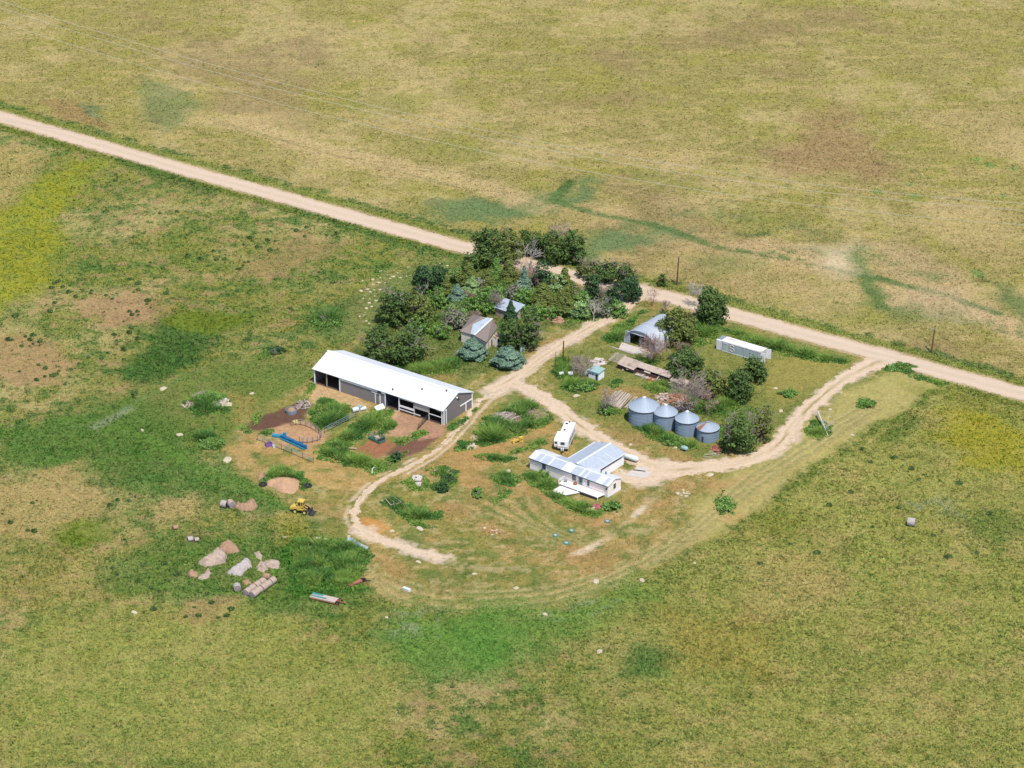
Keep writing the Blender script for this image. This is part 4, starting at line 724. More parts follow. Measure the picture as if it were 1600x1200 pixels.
# little white pump house
loc, yaw, L = frame((919.5, 589.5), (932.8, 593.8)); L = 2.7
t = thing('pump_house', 'tiny white pump house with pale aqua flat roof', 'shed', loc, yaw); foot(t, rect(0, 0, L, 2.1))
MB().b2((0, 0, -.1), (L, 2.1, 1.75)).build('wall', 'bluewhite', t); k = MB(); k.sheet([(-.2, -.25, 1.85), (L+.2, -.25, 1.85), (L+.2, 2.35, 2.05), (-.2, 2.35, 2.05)], .1); k.build('roof', 'aqua_roof', t); MB().b2((1.9, -.05, 0), (2.45, -.01, 1.35)).build('door', 'glass_dark', t)
for x in (.45, 1.15): MB().b2((x-.16, -.05, .95), (x+.16, -.01, 1.3)).build('window', 'glass_dark', t)
MB().b2((-1.3, .3, 0), (-.75, .8, 1.1)).build('side_block', 'white_paint', t)
# ------------------------------------------------------------------ grain bins
BINS = [((1006.5, 633.8), 3.6, 3.25, 1.95, 'largest of the four silver grain bins, nearest the lumber pile', 0), ((1040.1, 643), 3.4, 2.48, 1.55, 'second silver grain bin, between the largest and another tall one', 0), ((1073.6, 653.3), 3.35, 2.48, 1.55, 'third silver grain bin, tall, next to the rust-striped low one', 0), ((1106.3, 667), 2.65, 2.35, 1.1, 'short grain bin with a rusty stripe on its roof and dark door', 1)]
for (px, ze, r, hc, lab, low) in BINS:
    g = G(*px, ze); t = thing('grain_bin', lab, 'grain bin', (g[0], g[1], 0), 0, 'grain bins in a row beside the driveway'); blocked.append(np.array([(g[0]+r*math.cos(a), g[1]+r*math.sin(a)) for a in np.linspace(0, 2*PI, 16)[:-1]]))
    MB().lathe([(r, -.1), (r, ze)], 40).build('wall', 'galv_wall', t, smooth=True)
    hp = MB()
    for k in range(1, 5): hp.lathe([(r+.0, ze*k/5-.03), (r+.035, ze*k/5), (r, ze*k/5+.03)], 40)
    hp.build('hoop', 'galv_wall', t)
    rf = MB(); rf.lathe([(r+.16, ze-.06), (r+.12, ze+.0), (.38, ze+hc)], 24); ro = rf.build('roof', 'galv_roof', t)
    rb = MB()
    for k in range(24): a = 2*PI*k/24; rb.bar((math.cos(a)*(r+.1), math.sin(a)*(r+.1), ze+.03), (math.cos(a)*.4, math.sin(a)*.4, ze+hc+.02), .05, .05)
    rb.build('rib', 'galv_roof', ro)
    if low: MB().lathe([(.42, ze+hc-.04), (.42, ze+hc+.12), (0, ze+hc+.14)], 14).build('cap', 'gray_steel', ro)
    else: MB().lathe([(.40, ze+hc-.04), (.40, ze+hc+.10), (0, ze+hc+.32)], 14).build('cap', 'white_roof_band', ro)
    ev = MB(); ev.lathe([(r+.17, ze-.16), (r+.19, ze-.05), (r+.05, ze-.03)], 40); ev.build('eave_ring', 'dark_metal', ro)
    if low:
        st = MB(); st.lathe([(r+.13, ze+.05), (.40, ze+hc+.05)], 3, a0=PI*1.06, a1=PI*1.24); st.build('rust_panel', 'rust', ro)
        dd = MB(); dd.lathe([(r+.04, .1), (r+.04, 1.35)], 3, a0=PI*1.30, a1=PI*1.36); dd.build('door', 'glass_dark', t)
    else:
        dd = MB(); dd.lathe([(r+.05, .1), (r+.05, ze-.3)], 2, a0=PI*1.555, a1=PI*1.575); dd.build('ladder', 'gray_steel', t)
# ------------------------------------------------------------------ shipping container
loc, yaw, L = frame((1119.5, 546), (1188.5, 566.5)); H = 2.45
t = thing('shipping_container', 'faded white steel box container with open white end doors', 'container', loc, yaw); foot(t, rect(0, 0, L, 2.5))
MB().b2((1.2, 0, .15), (L, 2.45, H)).build('side_shell', 'box_side', t); MB().b2((1.1, -.02, H), (L+.05, 2.47, H+.10)).build('roof', 'box_roof', t); e = MB(); e.b2((-.05, -.04, .1), (1.15, .35, H+.02)); e.b2((-.05, .35, .1), (.05, 2.47, H+.02)); e.build('corner_frame', 'box_end', t); MB().b2((.06, .36, .1), (1.15, 2.46, H+.12)).build('cooling_unit', 'gray_steel', t)
fr = MB(); 
for x in (1.25, L-.1): fr.b2((x-.07, -.05, .1), (x+.07, -.003, H))
fr.b2((1.2, -.05, .08), (L, -.003, .26)); fr.b2((1.2, -.05, H-.14), (L, -.003, H)); fr.build('frame_rail', 'box_end', t)
rb = MB()
for k in range(26): x = 1.7+k*(L-2.2)/26; rb.b2((x, -.035, .3), (x+.16, -.004, H-.18))
rb.build('side_rib', 'box_side', t)
mk = MB(); mk.tube([(4.0+.55*math.cos(a), -.06, 1.75+.38*math.sin(a)) for a in np.linspace(.2, 4.6, 12)]+[(4.0+.55*math.cos(a), -.06, 1.05+.38*math.sin(a)) for a in np.linspace(1.5, -2.9, 12)], .06, 5); mk.build('painted_mark', 'box_roof', t)
MB().b2((1.55, -.07, H-.45), (2.9, -.045, H-.25)).build('painted_mark', 'box_end', t)
for sgn, yy in ((1, 0.05), (1, 2.42)): MB().box((L+.55, yy, H/2+.05), (1.1, .10, H-.1), .18).build('end_door', 'box_end', t)
MB().b2((L-.03, .1, .2), (L+.02, 2.4, H-.05)).build('end_face', 'pale_board', t)
# ------------------------------------------------------------------ travel trailer
fr_, bk = G(875.3, 706.8), G(887.3, 679.3); ax = bk-fr_; yaw = math.atan2(ax[1], ax[0]); L = float(np.hypot(ax[0], ax[1]))
t = thing('travel_trailer', 'long white camper trailer with slide-out parked behind the house', 'camper trailer', (*((fr_+G(883, 706.2))/2)[:2], 0), yaw); foot(t, rect(0, -1.2, L, 1.2)); W2, H0, H1 = 1.15, .75, 3.05
def rounded(x0, x1, y0, y1, z0, z1, nose=.5):
    P = [(x0+nose*.25, z0), (x0, z0+nose), (x0+.05, z1-nose), (x0+nose*.9, z1), (x1-.12, z1), (x1, z1-.12), (x1, z0)]; n = len(P); m = MB(); m.add([(x, y0, z) for x, z in P]+[(x, y1, z) for x, z in P], [tuple(range(n)), tuple(range(n, 2*n))[::-1]]+[(i, n+i, n+(i+1) % n, (i+1) % n) for i in range(n)]); return m
rounded(0, L, -W2, W2, H0, H1, .55).build('body', 'white_paint', t); rounded(.3, L*.50, W2+.005, W2+.75, H0+.1, H1-.35, .4).build('slide_out', 'white_paint', t)
for (x, y, sx, sy) in ((L*.86, .55, .5, .5), (L*.50, .45, .45, .45), (L*.96, .1, .35, .35)): MB().b2((x-sx/2, y-sy/2, H1), (x+sx/2, y+sy/2, H1+.16)).build('roof_hatch', 'dark_metal', t)
MB().b2((L*.55, -.5, H1), (L*.72, .3, H1+.2)).build('air_conditioner', 'plastic_white', t)
w_ = MB(); w_.b2((-.05, -.4, 1.75), (.04, .45, 2.3)); w_.build('window', 'glass_dark', t); MB().b2((.26, W2+.15, 1.7), (.36, W2+.6, 2.15)).build('window', 'glass_dark', t)
for x0, x1 in ((.10, .16), (.22, .40), (.45, .70), (.76, .84)): MB().b2((x0*L, -W2-.04, 1.65), (x1*L, -W2-.005, 2.25)).build('window', 'glass_dark', t)
MB().b2((L*.05, -W2-.03, 1.25), (L*.97, -W2-.005, 1.37)).build('side_stripe', 'gray_steel', t)
for x in (.50, .61):
    for y in (-W2+.12, W2-.12):
        wh = MB(); wh.cyl((x*L, y-.12, .36), (x*L, y+.12, .36), .36, 16); o = wh.build('wheel', 'black_rubber', t); MB().cyl((x*L, y-.13, .36), (x*L, y+.13, .36), .2, 12).build('rim', 'gray_steel', o)
hh = MB(); hh.bar((-1.0, 0, .55), (.3, .6, .6), .1); hh.bar((-1.0, 0, .55), (.3, -.6, .6), .1); hh.b2((-1.05, -.06, 0), (-.95, .06, .6)); hh.build('hitch', 'dark_metal', t); [MB().cyl((-.4, y, .6), (-.4, y, 1.05), .16, 10).build('gas_bottle', 'plastic_white', t) for y in (-.18, .2)]; MB().b2((.3, -W2+.1, .55), (L-.2, W2-.1, H0)).build('chassis', 'dark_metal', t)
# ================================================================== poles and wires
def pole(px, py, ptop, label, lean=(0, 0), arm=False):
    g = G(px, py); s = SC(px, py); h = (py-ptop)/s/CP; t = thing('utility_pole', label, 'utility pole', g)
    MB().tube([(0, 0, -.3), (lean[0]*.5, lean[1]*.5, h*.5), (lean[0], lean[1], h)], [.19, .16, .13], 8).build('shaft', 'pole_wood', t)
    if arm: MB().b2((lean[0]-.16, lean[1]-.16, h*.86), (lean[0]+.16, lean[1]+.16, h*.96)).build('transformer', 'gray_steel', t)
    ins = MB(); ins.cyl((lean[0], lean[1], h), (lean[0], lean[1], h+.18), .07, 6); ins.build('insulator', 'gray_steel', t)
pole(1057.5, 445.5, 402, 'bare wooden pole beyond the county road beside a small bush', (.3, 0)); pole(1455, 551, 509.5, 'bare wooden pole in the right field edge beyond the county road', (.5, 0), True); pole(880, 565, 533, 'wooden pole beside the lane above the gray thicket', (.05, 0))
for i, (px, py, pt) in enumerate(((867.5, 577, 550), (888, 566, 556))): 
    g = G(px, py); h = (py-pt)/SC(px, py)/CP; tag(MB().tube([(g[0], g[1], -.2), (g[0]+.1, g[1], h)], [.07, .06], 6).build('fence_post', 'pole_wood'), ['tall thin weathered post left of the wooden pole by the lane', 'short weathered post right of the wooden pole by the lane'][i], 'post')
tag(MB().tube([tuple(G(1402.5, 785)), tuple(G(1404, 780)+np.array([0, 0, 1.2])), tuple(G(1405.5, 778)+np.array([.2, 0, 1.9]))], [.07, .05, .02], 5).build('dead_sapling', 'bark'), 'thin dead sapling standing alone in the right field above the bale', 'sapling')
mat('wire_metal', A(198, 192, 176, 1.5), .6, .05, .1)
for (ya, lab, off) in ((0, 'lowest of three pale power lines crossing the upper right field', 0), (-22.5, 'middle of three pale power lines crossing the upper right field', 1), (-34, 'topmost of three pale power lines crossing the upper right field', 2)):
    pts = []
    for x in np.arange(-180, 2100, 25):
        yi = 241+.205*(x-777)-.000086*(x-777)**2+ya*(1 if off < 2 else .98); yg = 372+.12*(x-1270)+ya
        lo, hi = 0.0, 120.0
        g = G(x, yg)
        for _ in range(40):
            z = (lo+hi)/2; d = np.array([g[0], g[1], z])-CAM; v = -(d[1]*SP+d[2]*CP)/(d[1]*CP-d[2]*SP)*FOC+600
            if v > yi: lo = z
            else: hi = z
        pts.append((g[0], g[1], z))
    tag(MB().tube(pts, .046, 4, cap=False).build('power_line', 'wire_metal'), lab, 'power line', 'power lines over the far field')
# ================================================================== hay
def bale(px, py, yaw, label, m='hay_old', r=.72, ln=1.4, group=None, stand=False, z=0, sag=.0, end='hay_end'):
    g = G(px, py, z+r); t = thing('hay_bale', label, 'hay bale', (g[0], g[1], z), yaw, group); rg = random.Random(int(px*7+py)); n = 22
    b = MB(); P = [(-ln/2+ln*k/5) for k in range(6)]; vs = []
    for k, x in enumerate(P):
        for j in range(n): a = 2*PI*j/n; rr = r*(1-sag*.25*abs(math.cos(a)))*rg.uniform(.96, 1.04)*(.97 if k in (0, 5) else 1); zz = math.sin(a)*rr*(1-sag*.5)+r*(1-sag*.5); vs.append((x+rg.uniform(-.03, .03), math.cos(a)*rr*(1+sag*.25), zz))
    b.add(vs, [(i*n+j, i*n+(j+1) % n, (i+1)*n+(j+1) % n, (i+1)*n+j) for i in range(5) for j in range(n)]); b.build('straw_roll', m, t, smooth=True)
    for x in (0, 5): e = MB(); e.add([vs[x*n+j] for j in range(n)]+[(P[x]+(.04 if x else -.04), 0, r)], [(j, (j+1) % n, n) for j in range(n)]); e.build('bale_face', end, t)
    return t
bale(1424.5, 815.5, -.35, 'round gray wrapped hay bale alone in the right field', 'hay_wrap', .85, 1.5)
bale(370.5, 917.5, -1.35, 'round pale hay bale standing alone left of the long bale rows', 'hay_wrap', .72, 1.2)
d = G(428, 904)-G(392, 929); ya = math.atan2(d[1], d[0]); per = np.array([-math.sin(ya), math.cos(ya)])
GR = 'old round hay bales laid end to end'
for row in (0, 1):
    for k in range(5 if row == 0 else 4):
        f = (k+.5)/5; p = G(391.5, 929.5, .7)+d*f; p = p[:2]+per*(row*1.5-.2); 
        t = bale(100+k, 100+row, ya, 'tan bale in the %s row of the long stack, %s' % (('front', 'back')[row], ('at its lower left end', 'second from lower left', 'third from lower left', 'fourth from lower left', 'at its upper right end')[k]), 'hay_old', .74, d_len if False else float(np.hypot(d[0], d[1])/5*random.Random(k*7+row).uniform(.88, .95)), GR, sag=.14); q_ = random.Random(k*3+row*11); t.location = (p[0]+q_.uniform(-.09, .09), p[1]+q_.uniform(-.09, .09), 0); t.rotation_euler.z += q_.uniform(-.07, .07)
bale(417, 900, ya+1.9, 'loose brown bale lying across the top of the double bale row', 'hay_brown', .55, 1.2, None, z=.95)
def slump(name, poly, h, m, label, cat, top=.55, rough=.6, cov=None, lumps=5, group=None, seed=0):
    """a settled heap with a lumpy surface, drawn on its ground outline"""
    P = GP(poly); c0 = P.mean(0); rg = np.random.RandomState(int(abs(poly[0][0]*13+poly[0][1]))+seed); lo, hi = P.min(0), P.max(0); st = max(.16, (hi-lo).max()/30)
    gx, gy = np.arange(lo[0]-st, hi[0]+2*st, st), np.arange(lo[1]-st, hi[1]+2*st, st); XX, YY = np.meshgrid(gx, gy); s = sdf(P, XX.ravel(), YY.ravel()).reshape(XX.shape)
    hh = h*np.clip(s/(min(hi-lo)*top*.5+.01), -.2, 1)**1 if False else h*np.sign(s)*np.abs(np.clip(s/(min(hi-lo)*top*.5+.01), -1, 1))**.6
    bump = 0
    for k in range(lumps):
        i, j = rg.rand()*(hi[0]-lo[0])+lo[0], rg.rand()*(hi[1]-lo[1])+lo[1]; bump = np.maximum(bump, np.clip(1-((XX-i)**2+(YY-j)**2)/(h*1.0+.25)**2, 0, 1)**.5)
    Z_ = hh*(.42+.75*bump)+rough*h*(fbm(XX.ravel(), YY.ravel(), 2.4, 3+seed, 3).reshape(XX.shape)-.5)*(s > 0); nx, ny = len(gx), len(gy); keep = {}; vs, fs = [], []
    for a in range(ny-1):
        for b in range(nx-1):
            if s[a:a+2, b:b+2].max() > 0:
                f = []
                for (i, j) in ((a, b), (a, b+1), (a+1, b+1), (a+1, b)):
                    if (i, j) not in keep: keep[(i, j)] = len(vs); vs.append((XX[i, j]-c0[0], YY[i, j]-c0[1], max(-.15, Z_[i, j])))
                    f.append(keep[(i, j)])
                fs.append(tuple(f))
    mb = MB().add(vs, fs); o = mb.build(name, m, smooth=True); o.location = (c0[0], c0[1], 0); blocked.append(P); return tag(o, label, cat, group)
HG = 'collapsed old hay stacks near the bale rows'
slump('hay_stack', [(309,881),(325,871),(338,860),(350,864),(355,870),(352,880),(340,883),(322,886)], 1.5, 'hay_old', 'large collapsed pale hay heap beneath a smaller browner one', 'hay stack', lumps=22, group=HG)
slump('hay_stack', [(341,862),(345,852),(360,848),(370,854),(374,862),(360,866)], 1.3, 'hay_brown', 'brown rotten hay heap behind the largest pale heap', 'hay stack', lumps=10, group=HG)
slump('hay_stack', [(354,896),(370,884),(384,874),(391,876),(394,886),(384,891),(376,901),(366,899)], 1.3, 'hay_wrap', 'whitish sheet-covered hay heap in the middle of the heaps', 'hay stack', lumps=14, group=HG)
slump('hay_stack', [(400,886),(408,878),(416,884),(420,892),(412,895),(403,892)], 1.1, 'hay_old', 'small pinkish hay heap just above the long bale rows', 'hay stack', lumps=3, group=HG)
slump('hay_stack', [(410,878),(422,874),(436,876),(438,888),(428,889),(416,886)], .5, 'hay_old', 'flat spread of pale hay right of the other heaps', 'hay stack', lumps=4, rough=.6, group=HG)
slump('hay_stack', [(396,863),(405,861),(411,870),(408,876),(401,872)], .4, 'hay_old', 'thin scatter of pale hay above the right-hand heaps', 'hay stack', lumps=2, rough=.6, group=HG)
slump('hay_stack', [(292,897),(300,892),(308,894),(309,902),(298,903)], .9, 'hay_brown', 'small brown hay heap at the far left of the heaps', 'hay stack', lumps=2, group=HG)
slump('hay_stack', [(308,903),(318,897),(326,888),(330,896),(326,904),(312,907)], .9, 'hay_old', 'small pale hay heap next to the far left brown one', 'hay stack', lumps=3, group=HG)
slump('hay_stack', [(378,908),(388,904),(393,912),(382,915)], .35, 'hay_brown', 'low orange hay scatter between the single bale and the double row', 'hay stack', lumps=2, rough=.6, group=HG)
slump('hay_stack', [(366,793),(372,785),(379,790),(385,784),(399,783),(403,793),(392,799),(376,798)], 1.1, 'hay_brown', 'brown hay remains beside the dark wrapped bales', 'hay stack', lumps=10, group=HG)
bale(350.5, 787.5, -.4, 'pinkish hay bale with dark netting at the left end of its group', 'hay_wrap', .75, 1.2, end='dark_metal'); bale(361, 787, -1.0, 'pinkish round bale right of the dark netted bale', 'hay_old', .78, 1.3)
for (px, py, m_, lab, sz) in ((274, 823, 'hay_brown', 'single small brown bale remnant left of the upper field stones', .55), (297, 841, 'hay_wrap', 'pale squashed bale left of a smaller one near the heaps', .6), (307, 842, 'hay_old', 'smaller pale squashed bale touching the one left of it', .5)): bale(px, py, .4, lab, m_, sz, sz*1.7, sag=.4)
for (px, py) in ((444, 839),): slump('hay_stack', [(440,840),(444,837),(449,839),(446,842)], .35, 'hay_old', 'tiny pale hay clump right of all the heaps', 'hay stack', lumps=1)
# ================================================================== mounds and rubble
slump('dirt_mound', [(416,753),(424,749),(440,747),(462,747),(469,752),(466,765),(458,772),(440,770),(430,763),(418,759)], 1.3, 'tan_soil', 'bare reddish tan dirt mound ringed by weeds', 'dirt mound', top=.9, rough=.15)
slump('dirt_mound', [(402,748),(407,741),(415,739),(413,746),(405,751)], .6, 'hay_brown', 'small brown dirt lump at the left edge of the mound', 'dirt mound')
def debris(name, label, cat, px, py, n, rad, m, ln=(.8, 2.4), th=.14, h=.7, flat=False, seed=1, ang=None, group=None):
    g = G(px, py); rg = random.Random(seed*97+int(px)); t = MB(); ms = m if isinstance(m, (list, tuple)) else [m]
    for k in range(n):
        a = rg.uniform(0, 2*PI); r = rad*math.sqrt(rg.random()); x, y = r*math.cos(a), r*math.sin(a)*1.2; z = max(.1, h*(1-r/rad/1.1))*rg.uniform(.35, 1); l = rg.uniform(*ln); q = rg.gauss(ang, .3) if ang is not None else rg.uniform(0, PI); t.cur = rg.randrange(len(ms))
        if flat: t.box((x, y, z), (l, l*rg.uniform(.4, .9), th), q, Matrix.Rotation(rg.uniform(-.5, .5), 4, 'X'))
        else: dv = Vector((math.cos(q), math.sin(q), rg.uniform(-.25, .3)))*l/2; t.bar(Vector((x, y, z))-dv, Vector((x, y, z))+dv, th*rg.uniform(.7, 1.6), th)
    blocked.append(np.array([(g[0]+rad*.9*math.cos(a), g[1]+rad*.9*math.sin(a)) for a in np.linspace(0, 2*PI, 10)[:-1]])) if rad >= 1.2 else None
    o = t.build(name, ms); o.location = (g[0], g[1], 0); return tag(o, label, cat, group)
debris('rubble_pile', 'heap of broken white concrete slabs under green shrubs left of the pens', 'rubble', 344, 632, 34, 2.3, ['concrete', 'limestone'], (.5, 1.6), .25, .8, True)
debris('brush_pile', 'gray dead branches tangled in the shrubs beside white rubble', 'brush pile', 313, 622, 40, 2.0, 'dead_wood', (1, 2.8), .12, 1.1)
debris('board_pile', 'scattered weathered boards left of the white rubble', 'board pile', 297, 633, 20, 1.5, ['pale_lumber', 'gray_wood'], (.8, 2.2), .14, .5)
debris('log_pile', 'pale stacked firewood logs on the weedy driveway island', 'log pile', 789, 653, 80, 2.5, ['pale_lumber', 'dead_wood'], (1.2, 2.8), .2, 1.3, ang=.75); debris('brush_pile', 'gray brush heap right of the firewood on the driveway island', 'brush pile', 806, 660, 50, 2.4, 'dead_wood', (.8, 2.2), .09, 1.0); debris('brush_pile', 'faint gray twigs in the weeds at the right of the driveway island', 'brush pile', 839, 648, 60, 2.8, 'dead_wood', (.8, 2.2), .06, .9)
debris('brush_pile', 'gray manure and brush heap at the top of the dark manure strip', 'brush pile', 474, 634, 50, 1.9, ['dead_wood', 'gray_wood'], (.5, 1.4), .16, .9)
debris('brick_pile', 'pale orange brick rubble next to the rust heap behind the bins', 'rubble', 1037, 624, 40, 2.2, ['hay_brown', 'pale_lumber'], (.4, 1.2), .3, .7, True); debris('brick_pile', 'orange-brown rust heap behind the second grain bin', 'rubble', 1056, 625, 40, 2.3, ['hay_brown', 'rust'], (.6, 1.8), .2, 1.1, True)
debris('board_pile', 'pink-gray lumber heap at the foot of the bare tree behind the bins', 'board pile', 1066, 634, 60, 2.6, ['pale_lumber', 'gray_wood', 'hay_brown'], (.8, 2.2), .14, .9); debris('board_pile', 'weathered scraps around the collapsed shed right end', 'board pile', 1070, 602, 30, 2.0, ['pale_lumber', 'gray_wood'], (.8, 2), .14, .8)
debris('rubble_pile', 'pale roofing scraps left of the collapsed shed', 'rubble', 935, 566, 22, 1.5, ['pale_lumber', 'concrete'], (.6, 1.8), .12, .6, True)
debris('stone_pile', 'orange-tan brick stack in the grove, left of its twin', 'stone pile', 855.5, 496, 30, 1.0, ['hay_brown', 'tan_soil'], (.4, .8), .35, 1.6, True); debris('stone_pile', 'broader orange-tan brick stack in the grove by the lane', 'stone pile', 872, 502, 34, 1.25, ['hay_brown', 'tan_soil'], (.4, .9), .35, 1.3, True)
debris('stone_pile', 'white stones at the lower tip of the driveway island', 'stone pile', 736, 698, 16, 1.1, 'limestone', (.3, .9), .25, .4, True); debris('stone_pile', 'pale stones in the weeds left of the driveway island', 'stone pile', 740, 685, 12, .9, 'limestone', (.3, .6), .25, .4, True); debris('stone_pile', 'white stones by the rear corner of the long barn', 'stone pile', 747, 627, 12, .9, 'limestone', (.3, .8), .25, .4, True)
debris('stone_pile', 'pale rubble below the bend of the driveway near the house', 'stone pile', 1068, 771, 12, 1.3, 'limestone', (.3, .8), .2, .3, True); debris('scrap_pile', 'orange machinery scrap under the collapsed shed', 'scrap', 1020, 594, 16, 1.0, ['orange_paint', 'rust'], (.5, 1.3), .2, .6); debris('scrap_pile', 'rusty red scrap tank beside the short grain bin', 'scrap', 1119, 703, 16, .95, ['red_rust', 'rust'], (.5, 1.2), .4, 1.3, True); debris('board_pile', 'thin pale poles leaning by the rusty scrap', 'board pile', 1110, 711, 10, 1.6, 'pale_lumber', (1.5, 3), .08, .5)
debris('scrap_pile', 'dark debris heap in weeds beside a small stone ring', 'scrap', 705, 739, 12, .8, ['dark_metal', 'gray_wood'], (.5, 1.1), .14, .6); debris('rubble_pile', 'broken pale bricks scattered on bare soil in the yard', 'rubble', 775, 831, 22, 1.6, ['limestone', 'rust'], (.25, .6), .14, .2, True); debris('flower_bed', 'pink flowering bed and stones in front of the house', 'flower bed', 933, 792, 50, 1.0, ['flower_pink', 'red_paint'], (.25, .5), .2, .6, True); debris('stone_border', 'pale curved stone border below the pink flower bed', 'stone border', 922, 797, 20, 1.3, 'limestone', (.3, .6), .2, .2, True)
# lumber stack by the bins
g = G(967, 630); t = thing('lumber_stack', 'leaning stack of long weathered planks left of the largest bin', 'lumber stack', g, 1.0); m_ = MB(); rg = random.Random(4)
for k in range(26): y = -1.9+k*.15; m_.bar((-2.6+rg.uniform(-.3, .2), y, .3+.1*(k % 3)), (2.4+rg.uniform(-.4, .5), y+rg.uniform(-.25, .25), 1.5+rg.uniform(-.2, .2)), .13, .09)
m_.build('plank', 'pale_lumber', t); m_ = MB(); 
for k in range(14): m_.bar((rg.uniform(-2, 1), -2.3-rg.random()*1.3, .2), (rg.uniform(1, 3), -2.2-rg.random()*1.5, rg.uniform(.5, 1.2)), .16, .1)
m_.build('loose_plank', 'gray_wood', t)
# ================================================================== machines and yard objects
f1, f2 = G(458.5, 799.5), G(489, 804); ax = f2-f1; yw = math.atan2(ax[1], ax[0]); c0 = G(472, 800.5)
t = thing('wheel_loader', 'small yellow wheel loader with cab and dark front bucket', 'loader', c0, yw); foot(t, rect(-2, -1, 2.6, 1))
b = MB(); b.add([(-2.1, -.7, .75), (-.1, -.75, .7), (-.1, -.75, 1.45), (-1.9, -.65, 1.4), (-2.1, .7, .75), (-.1, .75, .7), (-.1, .75, 1.45), (-1.9, .65, 1.4)], [(0,1,2,3), (7,6,5,4), (0,4,5,1), (1,5,6,2), (2,6,7,3), (3,7,4,0)]); b.b2((-2.35, -.6, .6), (-2.0, .6, 1.1)); b.build('engine_hood', 'yellow_paint', t)
b = MB(); b.b2((-.1, -.55, .55), (1.1, .55, 1.15)); b.b2((-.2, -.95, 1.0), (.35, .95, 1.15)); b.build('front_frame', 'yellow_paint', t)
k = MB(); k.b2((-.75, -.72, 2.55), (.55, .72, 2.75)); 
for x in (-.68, .02, .42):
    for y in (-.66, .66): k.b2((x-.06, y-.05, 1.4), (x+.06, y+.05, 2.58))
k.b2((-.74, -.7, 1.4), (.5, .7, 1.72)); co = k.build('cab', 'yellow_paint', t); MB().b2((-.66, -.64, 1.72), (.44, .64, 2.54)).build('pane', 'glass_dark', co)
for x in (-1.15, .85):
    for y in (-.82, .82):
        o = MB().tube([(x, y-.2, .5), (x, y+.2, .5)], .5, 20).build('wheel', 'black_rubber', t); MB().tube([(x, y-.23, .5), (x, y+.23, .5)], .28, 16).build('rim', 'rim_yellow', o)
for y in (-.42, .42): ar = MB(); ar.bar((.1, y, 1.75), (1.3, y, 1.2), .14, .2); ar.bar((1.3, y, 1.2), (1.95, y, .55), .14, .18); ar.build('lift_arm', 'dark_metal', t)
bk_ = MB(); pr = [(1.75, 1.05), (1.85, .2), (2.2, .05), (2.75, .12), (2.75, .2), (2.25, .2), (2.0, .35), (1.95, 1.05)]; bk_.add([(x, -1.0, z) for x, z in pr]+[(x, 1.0, z) for x, z in pr], [(i, (i+1) % 8, 8+(i+1) % 8, 8+i) for i in range(8)]+[tuple(range(8))[::-1], tuple(range(8, 16))]); bk_.build('bucket', 'dark_metal', t); MB().cyl((-1.4, .3, 1.4), (-1.4, .3, 2.0), .06, 8).build('exhaust', 'dark_metal', t)
# yellow implement
g = G(809, 692); t = thing('farm_implement', 'bright yellow old farm implement in the grass left of the camper', 'implement', g, .38); foot(t, rect(-1.3, -.5, 1.3, .6))
b = MB(); b.bar((-1.2, 0, .55), (1.1, .1, .75), .32, .36); b.box((.75, .1, 1.0), (.9, .6, .45), .2); b.bar((-1.1, -.35, .3), (-.5, .4, .8), .2); b.bar((.2, -.5, .25), (1.3, .5, .5), .18); b.build('body', 'yellow_paint', t); 
for x, y in ((-1.0, -.3), (-.9, .35), (.9, -.35)): MB().cyl((x, y-.08, .3), (x, y+.08, .3), .3, 14).build('wheel', 'yellow_paint', t)
def tank(px0, py0, px1, py1, r, label, m='plastic_white', legs=True):
    a, b_ = G(px0, py0, r+.25), G(px1, py1, r+.25); dd = b_-a; L = float(np.hypot(dd[0], dd[1])); c0 = (a+b_)/2; t = thing('gas_tank', label, 'tank', (c0[0], c0[1], 0), math.atan2(dd[1], dd[0])); ps = [(-L/2, .05), (-L/2+.12, r*.7), (-L/2+.35, r), (L/2-.35, r), (L/2-.12, r*.7), (L/2, .05)]
    MB().tube([(x, 0, r+.25) for x, _ in ps], [q for _, q in ps], 18).build('shell', m, t, smooth=True)
    for x in (-L*.3, L*.3): MB().b2((x-.08, -r*.6, 0), (x+.08, r*.6, .4)).build('leg', 'gray_steel', t)
    MB().cyl((0, 0, 2*r+.2), (0, 0, 2*r+.42), .14, 10).build('valve_cap', m, t); return t
tank(973.5, 711, 997.5, 718, .55, 'long white propane tank in the grass behind the house wing')
t = tank(1064, 698.5, 1075, 701.5, .45, 'short pale green tank in weeds below the grain bins', 'aqua_roof')
